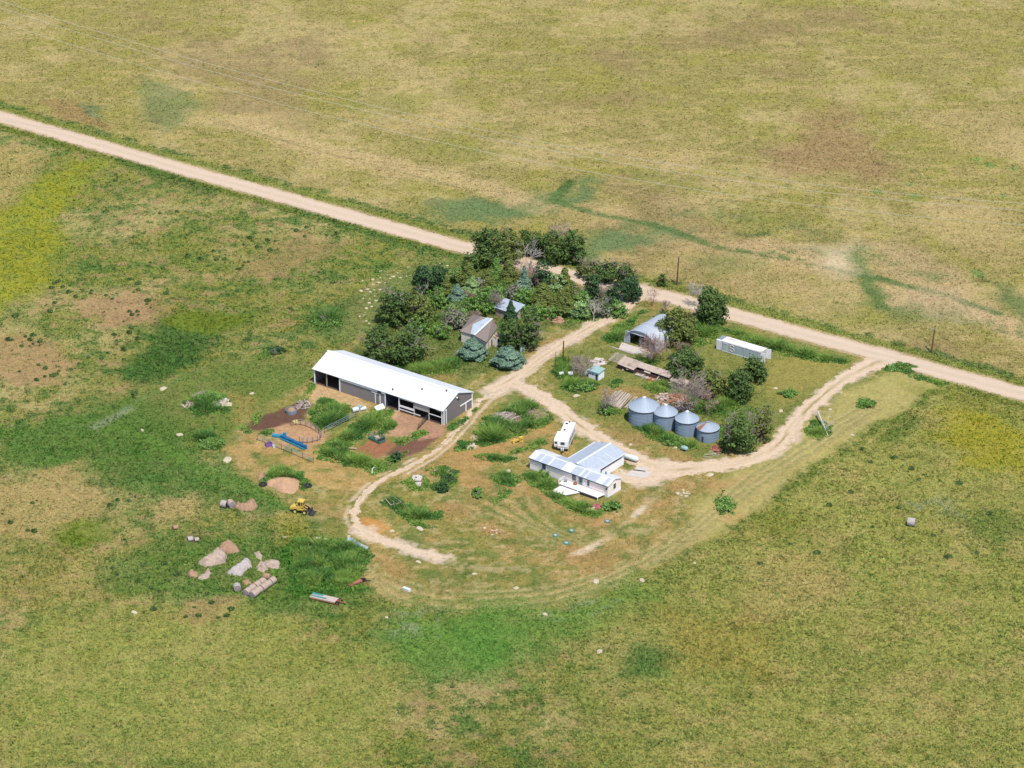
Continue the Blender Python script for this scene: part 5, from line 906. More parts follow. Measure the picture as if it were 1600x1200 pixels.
# blue feed bunk and tarp
g0, g1 = G(440, 685), G(478, 702); dd = g1-g0; t = thing('feed_trough', 'long blue tarp-draped trough along the round pen', 'trough', (*((g0+g1)/2)[:2], 0), math.atan2(dd[1], dd[0])); L = float(np.hypot(dd[0], dd[1])); b = MB()
for k in range(12): x = -L/2+L*k/12; b.box((x+L/24, .05*math.sin(k*2), .42+.06*math.sin(k*1.7)), (L/12+.02, .75+.1*math.sin(k), .8+.1*math.cos(k*2.3)), .05*math.sin(k))
b.build('tarp', 'blue_tarp', t); b = MB(); b.b2((-L/2, -.62, .05), (L/2, -.42, .4)); b.build('skirt', 'blue_light', t); b = MB(); b.box((-L/2-.9, -.1, .35), (2.6, .8, .5), .55); b.box((-L/2+.1, .8, .55), (.5, .5, 1.1), .1); b.build('tarp_end', 'blue_light', t)
t = thing('plastic_crate', 'small purple plastic crate by the lower pen fence', 'crate', G(420, 697), .4); MB().slab(rect(-.7, -.5, .7, .5), 0, .15).b2((-.7, -.5, .15), (.7, -.42, .7)).b2((-.7, .42, .15), (.7, .5, .7)).b2((-.7, -.42, .15), (-.62, .42, .7)).b2((.62, -.42, .15), (.7, .42, .7)).build('box', 'purple_plastic', t)
t = thing('bucket', 'white bucket beside the purple crate', 'bucket', G(428, 699.5)); MB().lathe([(0, 0), (.28, 0), (.34, .6), (.30, .6), (.26, .06), (0, .06)], 14).build('pail', 'plastic_white', t)
t = thing('bale_ring', 'tan round hay feeder with hay on the dark manure', 'feeder', G(455.5, 645)); MB().lathe([(1.2, 0), (1.25, .9), (1.15, .9), (1.1, 0)], 20).build('ring', 'gray_steel', t); MB().lathe([(1.08, 0), (1.0, .7), (.5, 1.15), (0, 1.25)], 14).build('hay', 'hay_brown', t, smooth=True)
t = thing('straw_block', 'small bright yellow straw block by the round pen', 'straw', G(461.5, 661.5), .5); MB().box((0, 0, .3), (1.0, .6, .5), 0).box((.2, .1, .6), (.5, .4, .2), .4).build('bundle', 'straw_yellow', t)
# green stock feeder
g0, g1 = G(581.5, 685), G(596, 692); dd = g1-g0; t = thing('stock_feeder', 'green steel stock feeder with pale hay on the reddish dirt', 'feeder', (*((g0+g1)/2)[:2], 0), math.atan2(dd[1], dd[0])); foot(t, rect(-1.6, -1, 1.6, 1)); b = MB(); 
b.slab([(-1.5, -.85), (1.5, -.85), (1.7, -.6), (1.7, .6), (1.5, .85), (-1.5, .85), (-1.7, .6), (-1.7, -.6)], .12, .55); b.build('tub', 'green_paint', t); b = MB()
for x in (-1.6, 0, 1.6):
    for y in (-.8, .8): b.b2((x-.05, y-.05, 0), (x+.05, y+.05, 1.25))
for y in (-.8, .8): b.bar((-1.65, y, 1.25), (1.65, y, 1.25), .1); b.bar((-1.65, y, .9), (1.65, y, .9), .07)
for x in (-1.65, 1.65): b.bar((x, -.8, 1.25), (x, .8, 1.25), .1)
b.build('rail_frame', 'green_paint', t); MB().lathe([(.75, .5), (.6, .95), (0, 1.1)], 9).build('hay', 'hay_old', t); MB().b2((1.1, -.8, .56), (1.6, .8, 1.0)).build('end_panel', 'dark_metal', t)
# white and aqua barrels on stand by barn
for (px, py, m_, lab, r) in ((555, 643, 'plastic_white', 'white barrel lying in weeds left of the aqua barrel', .5), (562, 641, 'bluewhite', 'pale aqua barrel standing between two white barrels', .55), (567, 641, 'plastic_white', 'white barrel lying in weeds right of the aqua barrel', .4)):
    t = thing('barrel', lab, 'barrel', G(px, py), .5); 
    if m_ == 'bluewhite': MB().lathe([(0, 0), (r, 0), (r*1.03, .3), (r, .6), (r*1.03, .9), (r, 1.1), (0, 1.12)], 16).build('drum', 'aqua_roof', t)
    else: MB().tube([(-.7, 0, r), (-.68, 0, r), (0, 0, r), (.68, 0, r), (.7, 0, r)], [r*.9, r, r*1.03, r, r*.9], 16).build('drum', m_, t)
t = thing('door_panel', 'white panel leaning in the weeds before the barn doorway', 'panel', G(593.5, 640), .75); m_ = MB(); m_.sheet([(-1.2, -.5, .1), (1.2, -.5, .1), (1.2, .4, 1.0), (-1.2, .4, 1.0)], .1); m_.build('panel_face', 'plastic_white', t)
# flatbed trailer with green stripes
g0, g1 = G(487, 933.5), G(526, 942.5); dd = g1-g0; L = float(np.hypot(dd[0], dd[1])); t = thing('flatbed_trailer', 'old flatbed trailer with teal-green painted end and rusty axle', 'trailer', (g0[0], g0[1], 0), math.atan2(dd[1], dd[0])); foot(t, rect(0, -1, L, 1))
MB().b2((0, -.85, .5), (L, .85, .68)).build('deck', 'pale_lumber', t); b = MB(); b.b2((.0, .25, .685), (L*.42, .8, .74)); b.b2((.1, -.5, .685), (L*.62, -.1, .74)); b.build('green_plank', 'teal_paint', t); MB().b2((0, -.9, .3), (L, -.8, .5)).b2((L*.0, .8, .3), (L, .9, .5)).build('side_rail', 'rust', t)
for y in (-.7, .7): o = MB().cyl((L+.5, y-.12, .42), (L+.5, y+.12, .42), .42, 16).build('wheel', 'black_rubber', t); MB().cyl((L+.5, y-.14, .42), (L+.5, y+.14, .42), .18, 10).build('rim', 'rust', o)
b = MB(); b.bar((L+.5, -.8, .42), (L+.5, .8, .42), .14); b.bar((L, 0, .55), (L+2.0, .2, .35), .14); b.bar((L+.2, -.7, .9), (L+1.0, .5, .9), .1); b.build('axle', 'rust', t)
# rusty implement
t = thing('farm_implement', 'rusty brown flat implement with dark wheel lying in green weeds', 'implement', G(555.5, 913), .72); b = MB(); b.b2((-1.6, -.35, .3), (1.5, .35, .45)); 
for x in (-1.2, -.4, .4, 1.2): b.b2((x-.06, -.5, .1), (x+.06, .5, .3))
b.build('frame', 'red_rust', t); MB().cyl((1.9, -.4, .4), (1.9, -.15, .4), .4, 14).build('wheel', 'black_rubber', t); b = MB(); b.bar((1.6, 0, .35), (2.8, -1.2, .3), .12); b.bar((1.9, .5, .4), (2.0, -1.0, .4), .12); b.build('drawbar', 'dark_metal', t)
# aluminium rack
g0, g1 = G(541, 848), G(576, 858.5); dd = g1-g0; L = float(np.hypot(dd[0], dd[1])); t = thing('metal_rack', 'silver sheet metal rack lying in the weeds below the dirt track', 'rack', (g0[0], g0[1], 0), math.atan2(dd[1], dd[0])); b = MB(); b.sheet([(0, -.2, .45), (L, -.55, .35), (L, .0, .5), (0, .9, .8)], .06); b.bar((0, -.3, .5), (L, -.7, .42), .12); b.bar((0, .95, .85), (L*.55, .35, .75), .12); b.build('sheet', 'patch_metal', t); 
for x in (.5, L*.5, L-.5): MB().b2((x-.06, -.3, 0), (x+.06, -.18, .45)).build('leg', 'plastic_white', t)
t = thing('wash_tub', 'white enamel tub lying below the rusty implement', 'tub', G(635.5, 922.5), -.65); b = MB(); b.slab([(-.85, -.3), (.7, -.35), (.95, 0), (.7, .35), (-.85, .3)], .05, .5); b.build('basin', 'plastic_white', t)
# slabs, frame and teal tyres in the yard
t = thing('concrete_slab', 'broken white concrete well slab inside a ring of weeds', 'slab', G(652, 751)); b = MB(); b.slab([(-1.15, .2), (-.7, -.9), (.75, -1.0), (1.1, .7), (.2, 1.5), (-.9, 1.2)], .35, .62); b.build('lid', 'concrete', t); b = MB(); b.slab([(-.45, -1.5), (.9, -1.3), (.75, -3.2), (.1, -3.0)], .2, .45); b.build('step', 'concrete', t); MB().b2((-.4, -.0, .62), (-.1, .5, .68)).build('hole_cover', 'dark_metal', t); blocked.append(GP([(643,748),(662,748),(662,762),(650,762)]))
slump('boulder', [(652.5,801.5),(655,798),(661,796),(667,797.5),(671,800.5),(668,804),(655,804.5)], .75, 'limestone', 'big cream boulder sitting in a strip of weeds', 'boulder', rough=.2)
t = thing('garden_frame', 'pale timber garden frame of three rails lying in weeds', 'frame', G(614, 783.5), 0); b = MB()
for a_, b_ in (((601.5, 779, .5), (610, 788.5, .5)), ((608.5, 778.5, .5), (617, 786, .5)), ((614.5, 776, .6), (627, 785, .6)), ((610, 789, .4), (627, 785.5, .4))): o_ = G(614, 783.5); b.bar(tuple(G(*a_)-o_), tuple(G(*b_)-o_), .14)
b.build('rail', 'pale_lumber', t)
for (px, py, lab) in ((868, 837.5, 'teal tire planter leftmost of the four in the front yard'), (893, 830, 'teal tire planter above the others left of the dirt track'), (949, 815.5, 'teal tire planter on its own at the right near the track'), (885, 849.5, 'teal tire planter nearest the camera in the front yard')):
    t = thing('tire_planter', lab, 'planter', G(px, py), 0, 'teal tire planters in the front yard'); b = MB(); b.lathe([(.32, .05), (.50, .0), (.58, .15), (.50, .32), (.34, .30), (.32, .05)], 18); b.build('tire', 'teal_paint', t); MB().lathe([(.33, .22), (0, .26)], 12).build('soil', 'concrete', t)
for (px, py, lab, a_) in ((411, 758, 'dark tire lying at the left foot of the dirt mound', 0), (481, 760, 'dark tire lying at the right foot of the dirt mound', .5)):
    t = thing('tire', lab, 'tire', G(px, py), a_); MB().lathe([(.35, .05), (.75, 0), (.9, .2), (.75, .42), (.4, .4), (.35, .05)], 20).build('tread', 'black_rubber', t)
for (px, py, py2, px2, lab) in ((752, 664, 674, 781, 'long pale plank lying across the weeds of the driveway island'), (684, 735, 739, 678, 'pale plank stuck in the weeds by the small stone ring'), (923, 606, 604, 927, 'pale plank in the bushes under the pump house'), (558, 703, 703, 545, 'pale plank in the weeds inside the left pen')): tag(MB().bar(tuple(G(px, py)+np.array([0, 0, .35])), tuple(G(px2, py2)+np.array([0, 0, .5])), .22, .1).build('plank', 'pale_lumber'), lab, 'plank')
for (px, py, lab) in ((877, 587, 'white barrel in weeds left of another by the thicket'), (891, 586.5, 'white barrel in weeds nearest the little pump house')): t = thing('barrel', lab, 'barrel', G(px, py), .3); MB().tube([(-.55, 0, .45), (-.5, 0, .45), (.5, 0, .45), (.55, 0, .45)], [.38, .46, .46, .38], 14).build('drum', 'plastic_white', t)
t = thing('storage_box', 'pale blue cabinet standing at the road end of the farmhouse spruce', 'cabinet', G(815.5, 549), .4); MB().b2((-.5, -.4, 0), (.5, .4, 1.3)).build('case', 'mint_wall', t); MB().b2((-.55, -.45, 1.3), (.55, .45, 1.38)).build('lid', 'aqua_roof', t)
tag(MB().tube([tuple(G(581, 741)), tuple(G(582, 738)+np.array([0, 0, .9])), tuple(G(585, 737)+np.array([0, 0, 1.0]))], .09, 6).build('water_hydrant', 'plastic_white'), 'white pipe hydrant at the lower corner of the weedy pen', 'hydrant')
t = thing('stone_ring', 'small white rock feature among weeds by the mobile home', 'rocks', G(793, 739)); MB().box((0, 0, .3), (1.2, .8, .5), .2, Matrix.Rotation(.2, 4, 'X')).build('rock', 'limestone', t)
# ================================================================== fences of the pens
def fence(name, pts, label, rails=(.5, .95, 1.35), gap=2.8, m='wire', rw_=.05, mesh=True):
    P = spline([G(*p)[:2] for p in pts], gap) if len(pts) > 2 else np.array([G(*pts[0])[:2]+(G(*pts[1])[:2]-G(*pts[0])[:2])*f for f in np.linspace(0, 1, max(2, int(np.hypot(*(G(*pts[1])-G(*pts[0]))[:2])/gap)))])
    o_ = P[0]; t = thing(name, label, 'fence', (o_[0], o_[1], 0))
    for p in P: MB().cyl((p[0]-o_[0], p[1]-o_[1], -.1), (p[0]-o_[0], p[1]-o_[1], 1.4), .05, 6).build('post', 'pole_wood', t)
    r = MB()
    for a, b in zip(P[:-1], P[1:]):
        for z in rails: r.bar((a[0]-o_[0], a[1]-o_[1], z), (b[0]-o_[0], b[1]-o_[1], z), rw_)
    r.build('rail', m, t)
fence('pen_fence', [(556,652),(507,677)], 'gray rail fence running from the barrels down to the round pen', m='gray_steel', rw_=.06)
fence('pen_fence', [(402,688),(440,703),(490,724)], 'gray rail fence along the lower side of the pens', m='gray_steel', rw_=.06)
fence('round_pen', [(455,666),(470,664.5),(486,670),(498,678),(502,684),(496,690),(480,693),(468,692)], 'round pen of pinkish pipe panels beside the blue trough', m='wire', rw_=.07)
fence('pen_fence', [(669,656),(653,673)], 'dark pipe fence between the two right-hand barn stalls', m='dark_metal', rw_=.09)
# ================================================================== stones
def stone_mesh(name, seed, m='limestone'):
    rg = random.Random(seed); b = MB(); n = 7; vs = []
    for zz, rr in ((0, 1), (.35, .95), (.62, .55)):
        for k in range(n): a = 2*PI*k/n; r = .5*rr*rg.uniform(.75, 1.2); vs.append((r*math.cos(a)*1.35, r*math.sin(a), zz*.5*rg.uniform(.85, 1.15)))
    b.add(vs, [(i*n+k, i*n+(k+1) % n, (i+1)*n+(k+1) % n, (i+1)*n+k) for i in (0, 1) for k in range(n)]+[tuple(2*n+k for k in range(n))]); return b.build(name, m)
st0 = tag(stone_mesh('field_stone', 3), 'small pale stone scattered in the pasture left of the grove', 'stone', 'pale stones scattered in the pasture left of the grove'); rg = random.Random(9)
SP_ = [(35,475),(120,465),(120,505),(180,450),(185,395),(265,455),(325,410),(415,360),(220,490),(170,490),(75,545),(100,570),(130,550),(180,550),(55,600),(95,625),(90,660),(65,705),(135,600),(90,830),(65,810),(400,435),(430,430),(485,410),(490,380),(740,350),(680,330),(820,400),(250,540),(60,740),(45,760),(290,440),(350,450),(240,425),(20,560),(40,620),(150,640),(110,690),(10,770)]
for i, (a, b) in enumerate(SP_):
    g = G(560+a/5.333, 350+b/5.333); o = st0 if i == 0 else dup(st0, (0, 0, 0)); o.location = (g[0], g[1], 0); o.rotation_euler.z = rg.uniform(0, 6); s_ = rg.uniform(.3, .85); o.scale = (s_, s_, s_*.9)
st1 = tag(stone_mesh('yard_stone', 8), 'flat pale stone lying on the open yard and pasture grass', 'stone', 'flat pale stones lying about the yard and field')
YS = [(255,608,1.6),(280,680,1.4),(355,719.5,2.2),(394,615,1.0),(222,672,.8),(497,843,1.5),(509,843,1),(653,878,1),(655,826,1.5),(613,830,1),(741,897,.9),(807,919,1),(931,909,1.6),(1003,907,1.3),(851,960,1),(937,1018,1.2),(209,957,1.2),(604,965,.8),(1110,742,1.4),(900,619,1.3),(1055,700,.9),(985,695,.9),(955,633,.8),(1085,880,.8),(757,825,.8),(1331,680,.8),(1297,640,.8),(1220,642,1),(1199,655,.8),(940,735,.7),(545,838,.8),(1212,607,1),(970,735,1)]
for i, (a, b, s_) in enumerate(YS):
    g = G(a, b); o = st1 if i == 0 else dup(st1, (0, 0, 0)); o.location = (g[0], g[1], 0); o.rotation_euler.z = rg.uniform(0, 6); o.scale = (s_, s_, s_*.7)
# ================================================================== trees and shrubs (outlines surveyed off the photo: left, top, right, bottom)
LE = [
 ('elm_tree', (592,447,638,507), 'elm', 'left half of the broad elm clump above the farmhouse, grayish at its heart', 9, 3, 1.0),
 ('elm_tree', (625,455,680,509), 'olive', 'broad olive elm touching the grayish elm left of the farmhouse', 9, 2, 1.0),
 ('elm_tree', (566,505,615,571), 'elm', 'wide dark elm right behind the white roof of the barn', 9, 2, 1.0),
 ('elm_tree', (604,502,672,566), 'elm', 'wide dark elm with gray twigs between barn roof and farmhouse', 10, 3, 1.0),
 ('elm_tree', (652,415,678,463), 'dark', 'tall dark tree, left of a close pair in the upper left of the grove', 6, 0, 1.2),
 ('elm_tree', (673,414,697,452), 'dark', 'tall dark tree, right of a close pair in the upper left of the grove', 6, 0, 1.2),
 ('elm_tree', (741,356,786,414), 'elm', 'big dark elm standing where the county road meets the grove top left', 10, 1, 1.1),
 ('elm_tree', (774,360,818,408), 'olive', 'mid green elm with gray twigs between the two dark roadside elms', 8, 2, 1.0),
 ('elm_tree', (814,362,852,398), 'elm', 'left tree of the dark roadside hedge at the top of the grove', 8, 0, 1.1),
 ('elm_tree', (842,362,886,410), 'elm', 'middle tree of the dark roadside hedge at the top of the grove', 9, 1, 1.1),
 ('elm_tree', (878,360,915,412), 'elm', 'right end tree of the dark roadside hedge beside the pale field', 9, 0, 1.1),
 ('elm_tree', (833,410,862,452), 'dark', 'slim dark tree beside the gap where the road shows through', 6, 1, 1.0),
 ('elm_tree', (901,407,936,435), 'olive', 'open ragged elm crown overhanging the road right of the gap', 5, 5, .6),
 ('elm_tree', (925,408,968,440), 'elm', 'broad elm crown at the road in the right part of the grove', 7, 4, .9),
 ('elm_tree', (962,412,994,452), 'elm', 'arching elm crown beside the lane mouth', 6, 4, .9),
 ('bush', (973,438,1000,472), 'dark', 'round dark bush at the very corner of the lane mouth', 6, 0, 1.3),
 ('bush', (947,452,968,482), 'dark', 'dark upright bush left of the round bush at the lane mouth', 5, 1, 1.2),
 ('bush', (914,436,937,466), 'dark', 'dark round bush under the ragged elm crown', 5, 0, 1.2),
 ('elm_tree', (776,492,815,547), 'elm', 'dark tree pressed against the right side of the farmhouse', 8, 3, 1.0),
 ('elm_tree', (806,480,846,546), 'elm', 'dark green tree between the farmhouse and the lane', 9, 3, 1.0),
 ('elm_tree', (1084,444,1139,506), 'elm', 'single big round elm beside the county road', 11, 0, 1.25),
 ('elm_tree', (1028,476,1092,538), 'olive', 'big rounded elm leaning over the arched steel shed', 11, 1, 1.15),
 ('elm_tree', (1039,543,1101,592), 'elm', 'wide elm over the right end of the collapsed shed', 9, 2, 1.1),
 ('elm_tree', (1088,568,1136,622), 'olive', 'olive-green elm left of two others below the steel box container', 8, 1, 1.1),
 ('elm_tree', (1134,568,1179,628), 'elm', 'dark elm between the olive elm and the one touching the container', 9, 0, 1.15),
 ('elm_tree', (1162,553,1200,598), 'elm', 'round elm right below the steel box container', 7, 0, 1.15),
 ('elm_tree', (1126,640,1182,707), 'elm', 'twisted dark elm right of the short grain bin', 8, 4, 1.0),
 ('elm_tree', (1172,628,1209,690), 'olive', 'sparse elm with gaps beside the driveway bend', 6, 4, .65),
 ('bush', (1027,426,1044,447), 'elm', 'small lone bush beyond the county road beside the bare pole', 4, 0, 1.3),
 ('bush', (725,398,748,424), 'elm', 'low green bush under the big elm where the road enters the grove', 5, 0, 1.0),
 ('bush', (858,432,881,462), 'pale', 'pale rounded green bush in the middle of the grove', 5, 0, 1.1),
 ('bush', (895,474,922,499), 'pale', 'pale green bush near the lane beneath bleached branches', 6, 0, 1.0),
 ('bush', (695,478,730,508), 'green', 'bright green bush just above the farmhouse roof', 5, 2, .9),
 ('bush', (740,462,768,492), 'green', 'yellow-green bush left of the tin shed', 5, 1, .9),
 ('bush', (802,458,832,482), 'green', 'light green low bush right above the tin shed', 5, 0, .9),
 ('bush', (822,482,850,500), 'green', 'low green bush right of the tin shed beside the brick stacks', 4, 1, .8),
 ('bush', (782,505,796,532), 'green', 'small green bush at the farmhouse roof corner', 4, 0, 1.0),
 ('bush', (670,455,695,482), 'green', 'light green bush beneath the close pair of tall dark trees', 5, 1, .9),
 ('bush', (1333,619,1369,640), 'green', 'round green bush alone on the mown strip by the far driveway', 5, 0, 1.2),
 ('bush', (1115,768,1152,808), 'green', 'double green bush on the mown ground below the driveway', 6, 0, 1.0),
 ('bush', (1216,604,1247,624), 'green', 'low round bush between the container and the driveway', 4, 0, 1.0),
 ('bush', (1379,568,1410,582), 'green', 'low bush in the corner of driveway and county road', 4, 0, 1.0),
 ('bush', (738,757,754,782), 'green', 'small spiky bush alone in the lower yard', 4, 1, 1.0),
 ('bush', (882,596,935,614), 'green', 'low wide bush in front of the pump house', 6, 0, .9),
 ('bush', (935,628,958,652), 'green', 'bush left of the lumber stack', 5, 1, .9),
 ('bush', (305,612,352,636), 'green', 'wide shrub over the rubble heap left of the pens', 6, 0, .9),
 ('bush', (308,680,350,704), 'green', 'wide shrub below the rubble heap left of the pens', 6, 0, .9),
 ('bush', (412,538,448,556), 'dark', 'low dark shrub in the pasture left of the barn end', 5, 1, .9),
 ('bush', (482,492,538,515), 'green', 'wide low green shrub in the pasture above the barn', 7, 1, .7),
 ('bush', (610,700,628,724), 'dark', 'dark green bush in the lower right of the weedy pen', 4, 0, .9),
 ('bush', (690,738,712,758), 'dark', 'dark bush beside the weed ring with the well slab', 4, 0, 1.0),
 ('bush', (682,752,702,772), 'dark', 'rounded dark bush below the one beside the weed ring', 4, 0, 1.0),
 ('bush', (842,728,860,748), 'green', 'bush under the left window of the mobile home', 4, 0, 1.0),
 ('bush', (935,690,950,700), 'green', 'low weeds bush behind the house wing by the propane tank', 3, 0, .9),
 ('bush', (703,490,728,515), 'grayg', 'gray-green bush at the upper left of the farmhouse roof', 5, 2, .9),
 ('bush', (728,470,746,488), 'green', 'small green bush right of the narrow dead tree', 4, 1, .9),
 ('bush', (758,450,790,474), 'green', 'low green thicket between junipers in the grove middle', 5, 1, .9),
 ('bush', (790,446,816,470), 'grayg', 'gray-green brush left of the slender blue spruce foot', 5, 2, .8),
 ('bush', (854,484,874,498), 'green', 'low bush right behind the brick stacks', 4, 1, .9),
 ('bush', (880,446,906,474), 'olive', 'olive brush below the open ragged elm crown', 5, 2, .8),
 ('bush', (900,460,922,482), 'green', 'green brush above the pale lane-side bush', 4, 1, .9),
 ('bush', (928,472,954,496), 'grayg', 'gray-green brush right of the bleached fallen branches', 5, 2, .8),
 ('bush', (952,478,980,496), 'green', 'low lane-side bush below the dark upright bush', 4, 0, .8),
 ('bush', (638,498,670,522), 'green', 'green brush between the two pairs of big elms', 5, 1, .9),
 ('bush', (676,505,704,530), 'green', 'light green brush left of the farmhouse wall', 5, 1, .9),
 ('bush', (648,424,662,446), 'dark', 'dark low bush at the left foot of the tall dark pair', 4, 0, 1.0),
 ('bush', (705,424,724,446), 'green', 'green brush left of the olive upper juniper', 4, 1, .9),
 ('bush', (740,440,760,462), 'grayg', 'gray-green brush beside the brownish wide juniper', 4, 1, .9),
 ('bush', (840,452,856,470), 'green', 'green brush beneath the slim dark tree', 4, 1, .9),
 ('bush', (940,778,972,802), 'green', 'bright bush at the right corner of the mobile home', 5, 0, .9),
 ('bush', (1035,688,1060,698), 'green', 'low bush by the pale green tank', 3, 0, .9),
]
LOW = {(1333, 619, 1369, 640): 1.2, (1115, 768, 1152, 808): 1.3, (1216, 604, 1247, 624): 1.0, (1379, 568, 1410, 582): 0.9, (738, 757, 754, 782): 1.4, (882, 596, 935, 614): 1.3, (305, 612, 352, 636): 1.4, (308, 680, 350, 704): 1.3, (412, 538, 448, 556): 1.0, (482, 492, 538, 515): 0.9, (610, 700, 628, 724): 1.6, (690, 738, 712, 758): 1.4, (682, 752, 702, 772): 1.4, (842, 728, 860, 748): 1.4, (935, 690, 950, 700): 0.8, (940, 778, 972, 802): 1.3, (1035, 688, 1060, 698): 0.8, (935, 628, 958, 652): 1.6}
for nm, box, tone, lab, lumps, bare, dens in LE:
    low_ = LOW.get(box, 0)
    if nm == 'bush' and 635 < box[0] < 985 and box[1] < 500 and not low_: box = (box[0]-4, box[1]-9, box[2]+4, box[3])
    if nm == 'elm_tree' and box[0] < 985 and box[1] < 470: box = (box[0]-3, box[1]-5, box[2]+3, box[3]+1)
    leafy(nm, box, tone, lab, 'tree' if 'tree' in nm else 'bush', None, .23 if 'tree' in nm else .20, dens, 0, lumps, bare, low=low_)
CO = [
 ('juniper_tree', (688,438,706,466), 'rust', 'brownish conical juniper at the foot of the tall dark pair', .65),
 ('juniper_tree', (717,414,747,450), 'olive', 'olive conical juniper at the upper left of the grove', .55),
 ('juniper_tree', (745,425,776,458), 'rust', 'brownish olive juniper with wide skirts left of the green junipers', .5),
 ('juniper_tree', (764,408,786,442), 'green', 'green conical juniper below the big roadside elm', .6),
 ('juniper_tree', (782,410,808,446), 'olive', 'olive conical juniper next to the gray bare tree', .5),
 ('blue_spruce', (809,420,829,459), 'blue', 'slender blue spruce in the middle of the grove', .9),
 ('juniper_tree', (870,424,894,456), 'rust', 'brown-olive juniper below the visible stretch of road', .55),
 ('juniper_tree', (830,446,866,482), 'olive', 'large olive juniper above the brick stacks', .5),
 ('juniper_tree', (866,458,886,492), 'rust', 'olive juniper, left of a darker twin above the brick stacks', .5),
 ('juniper_tree', (876,462,899,494), 'olive', 'dark olive rounded juniper, right twin above the brick stacks', .55),
 ('blue_spruce', (701,448,728,476), 'blue', 'silvery blue spruce left in the grove above the farmhouse', .7),
 ('blue_spruce', (722,436,754,464), 'pale', 'pale spruce just right of the silvery blue spruce', .7),
 ('juniper_tree', (790,475,806,504), 'dark', 'pointed dark juniper in front of the tin shed', .6),
 ('blue_spruce', (716,525,760,561), 'blue', 'broad blue spruce covering the front of the farmhouse', .62),
 ('blue_spruce', (770,538,818,574), 'blue', 'round dense blue spruce beside the lane', .45),
]
for nm, box, tone, lab, cone in CO: leafy(nm, (box[0]-2, box[1]-6, box[2]+2, box[3]) if box[3] < 510 else box, tone, lab, 'tree', None, .17, 2.4 if 'round dense' not in lab else 3.0, cone, 0, 0)
BT = [
 ((690,478,705,518), 'narrow gray dead tree standing left of the farmhouse roof', 'dead_wood', 4, 2, 4, .5, .14), ((812,380,845,425), 'pale bleached dead tree below the roadside hedge', 'bleached_wood', 5, 3, 3, .8, .18),
 ((848,352,900,372), 'gray bare treetop showing above the roadside hedge', 'dead_wood', 7, 3, 4, .8, .14), ((800,402,822,440), 'grayish bare tree left of the slender blue spruce', 'dead_wood', 5, 3, 3, .8, .12),
 ((823,415,842,455), 'pinkish bare shrub right of the slender blue spruce', 'dead_wood_pink', 6, 3, 4, .6, .1), ((935,446,955,474), 'purplish gray bare shrub in the right part of the grove', 'dead_wood', 6, 3, 4, .8, .1),
 ((915,464,940,502), 'bleached fallen branches at the grove edge near the lane', 'bleached_wood', 6, 2, 3, .9, .14), ((1004,450,1036,480), 'bare pinkish sapling at the lane mouth behind the arched shed', 'dead_wood_pink', 5, 3, 3, .7, .08),
 ((1030,470,1050,490), 'gray bare shrub at the back of the arched shed', 'dead_wood', 5, 3, 4, .8, .08), ((1002,525,1042,568), 'pinkish bare tree in front of the arched shed door', 'dead_wood_pink', 8, 3, 5, .8, .14),
 ((1058,585,1094,652), 'tall pale bare tree rising behind the grain bins', 'dead_wood', 8, 3, 5, .6, .18), ((1084,446,1100,480), 'pale bare shrub left of the single round elm', 'bleached_wood', 6, 3, 4, .5, .08),
 ((884,556,930,588), 'gray-purple leafless thicket above the pump house', 'dead_wood', 9, 3, 5, .9, .1), ((935,612,960,648), 'gray leafless bush left of the lumber stack', 'dead_wood', 7, 3, 4, .9, .1),
 ((768,460,784,492), 'gray twiggy shrub at the left end of the tin shed', 'dead_wood', 6, 3, 4, .7, .08), ((722,454,742,474), 'pinkish gray twigs between the two pale spruces', 'dead_wood_pink', 6, 3, 4, .7, .08),
 ((732,486,752,506), 'pinkish gray bare shrub over the farmhouse ridge', 'dead_wood_pink', 6, 3, 4, .8, .08), ((820,515,846,542), 'pinkish bare branches at the lane side of the farmhouse trees', 'dead_wood_pink', 7, 3, 4, .8, .1),
 ((600,455,622,500), 'gray bare tree inside the broad elm clump above the farmhouse', 'dead_wood', 5, 3, 4, .8, .12), ((1157,650,1180,695), 'gray bare branches within the twisted elm by the short bin', 'dead_wood', 5, 3, 4, .8, .12),
 ((1098,612,1116,650), 'rusty bare shrub between the elms right of the bins', 'dead_wood_pink', 5, 3, 4, .7, .08), ((1045,535,1085,552), 'pale pinkish brush behind the elm of the collapsed shed', 'dead_wood_pink', 7, 3, 4, .8, .07),
]
for box, lab, m_, st_, dp, tw, sp_, r0 in BT: bare_tree('dead_tree' if 'shrub' not in lab and 'brush' not in lab and 'thicket' not in lab and 'bush' not in lab else 'dead_shrub', box, lab, m_, 'dead tree' if 'tree' in lab else 'dead shrub', st_, dp, tw, sp_, r0)
# fallen bleached branch on the mown strip
g = G(1290, 678); t = thing('fallen_branch', 'bleached white fallen branch in a weedy patch on the mown strip', 'fallen branch', g); b = MB(); rg = random.Random(2); o_ = g
b.tube([tuple(G(1294, 682)-o_+np.array([0, 0, .1])), tuple(G(1288, 672)-o_+np.array([0, 0, .7])), tuple(G(1282, 662)-o_+np.array([0, 0, 1.1])), tuple(G(1277.5, 652)-o_+np.array([0, 0, 1.3]))], [.10, .14, .19, .24], 7); b.build('trunk', 'bleached_wood', t); b = MB()
for k in range(9): a_ = Vector(G(1284+k*.9, 664+k*1.6)-o_); limb(b, Vector((a_.x, a_.y, .9-.05*k)), Vector((rg.uniform(.1, 1), rg.uniform(-.8, .6), rg.uniform(.1, .6))), rg.uniform(1.2, 2.6), .07, 2, rg, .7, 2)
b.build('branches', 'bleached_wood', t)
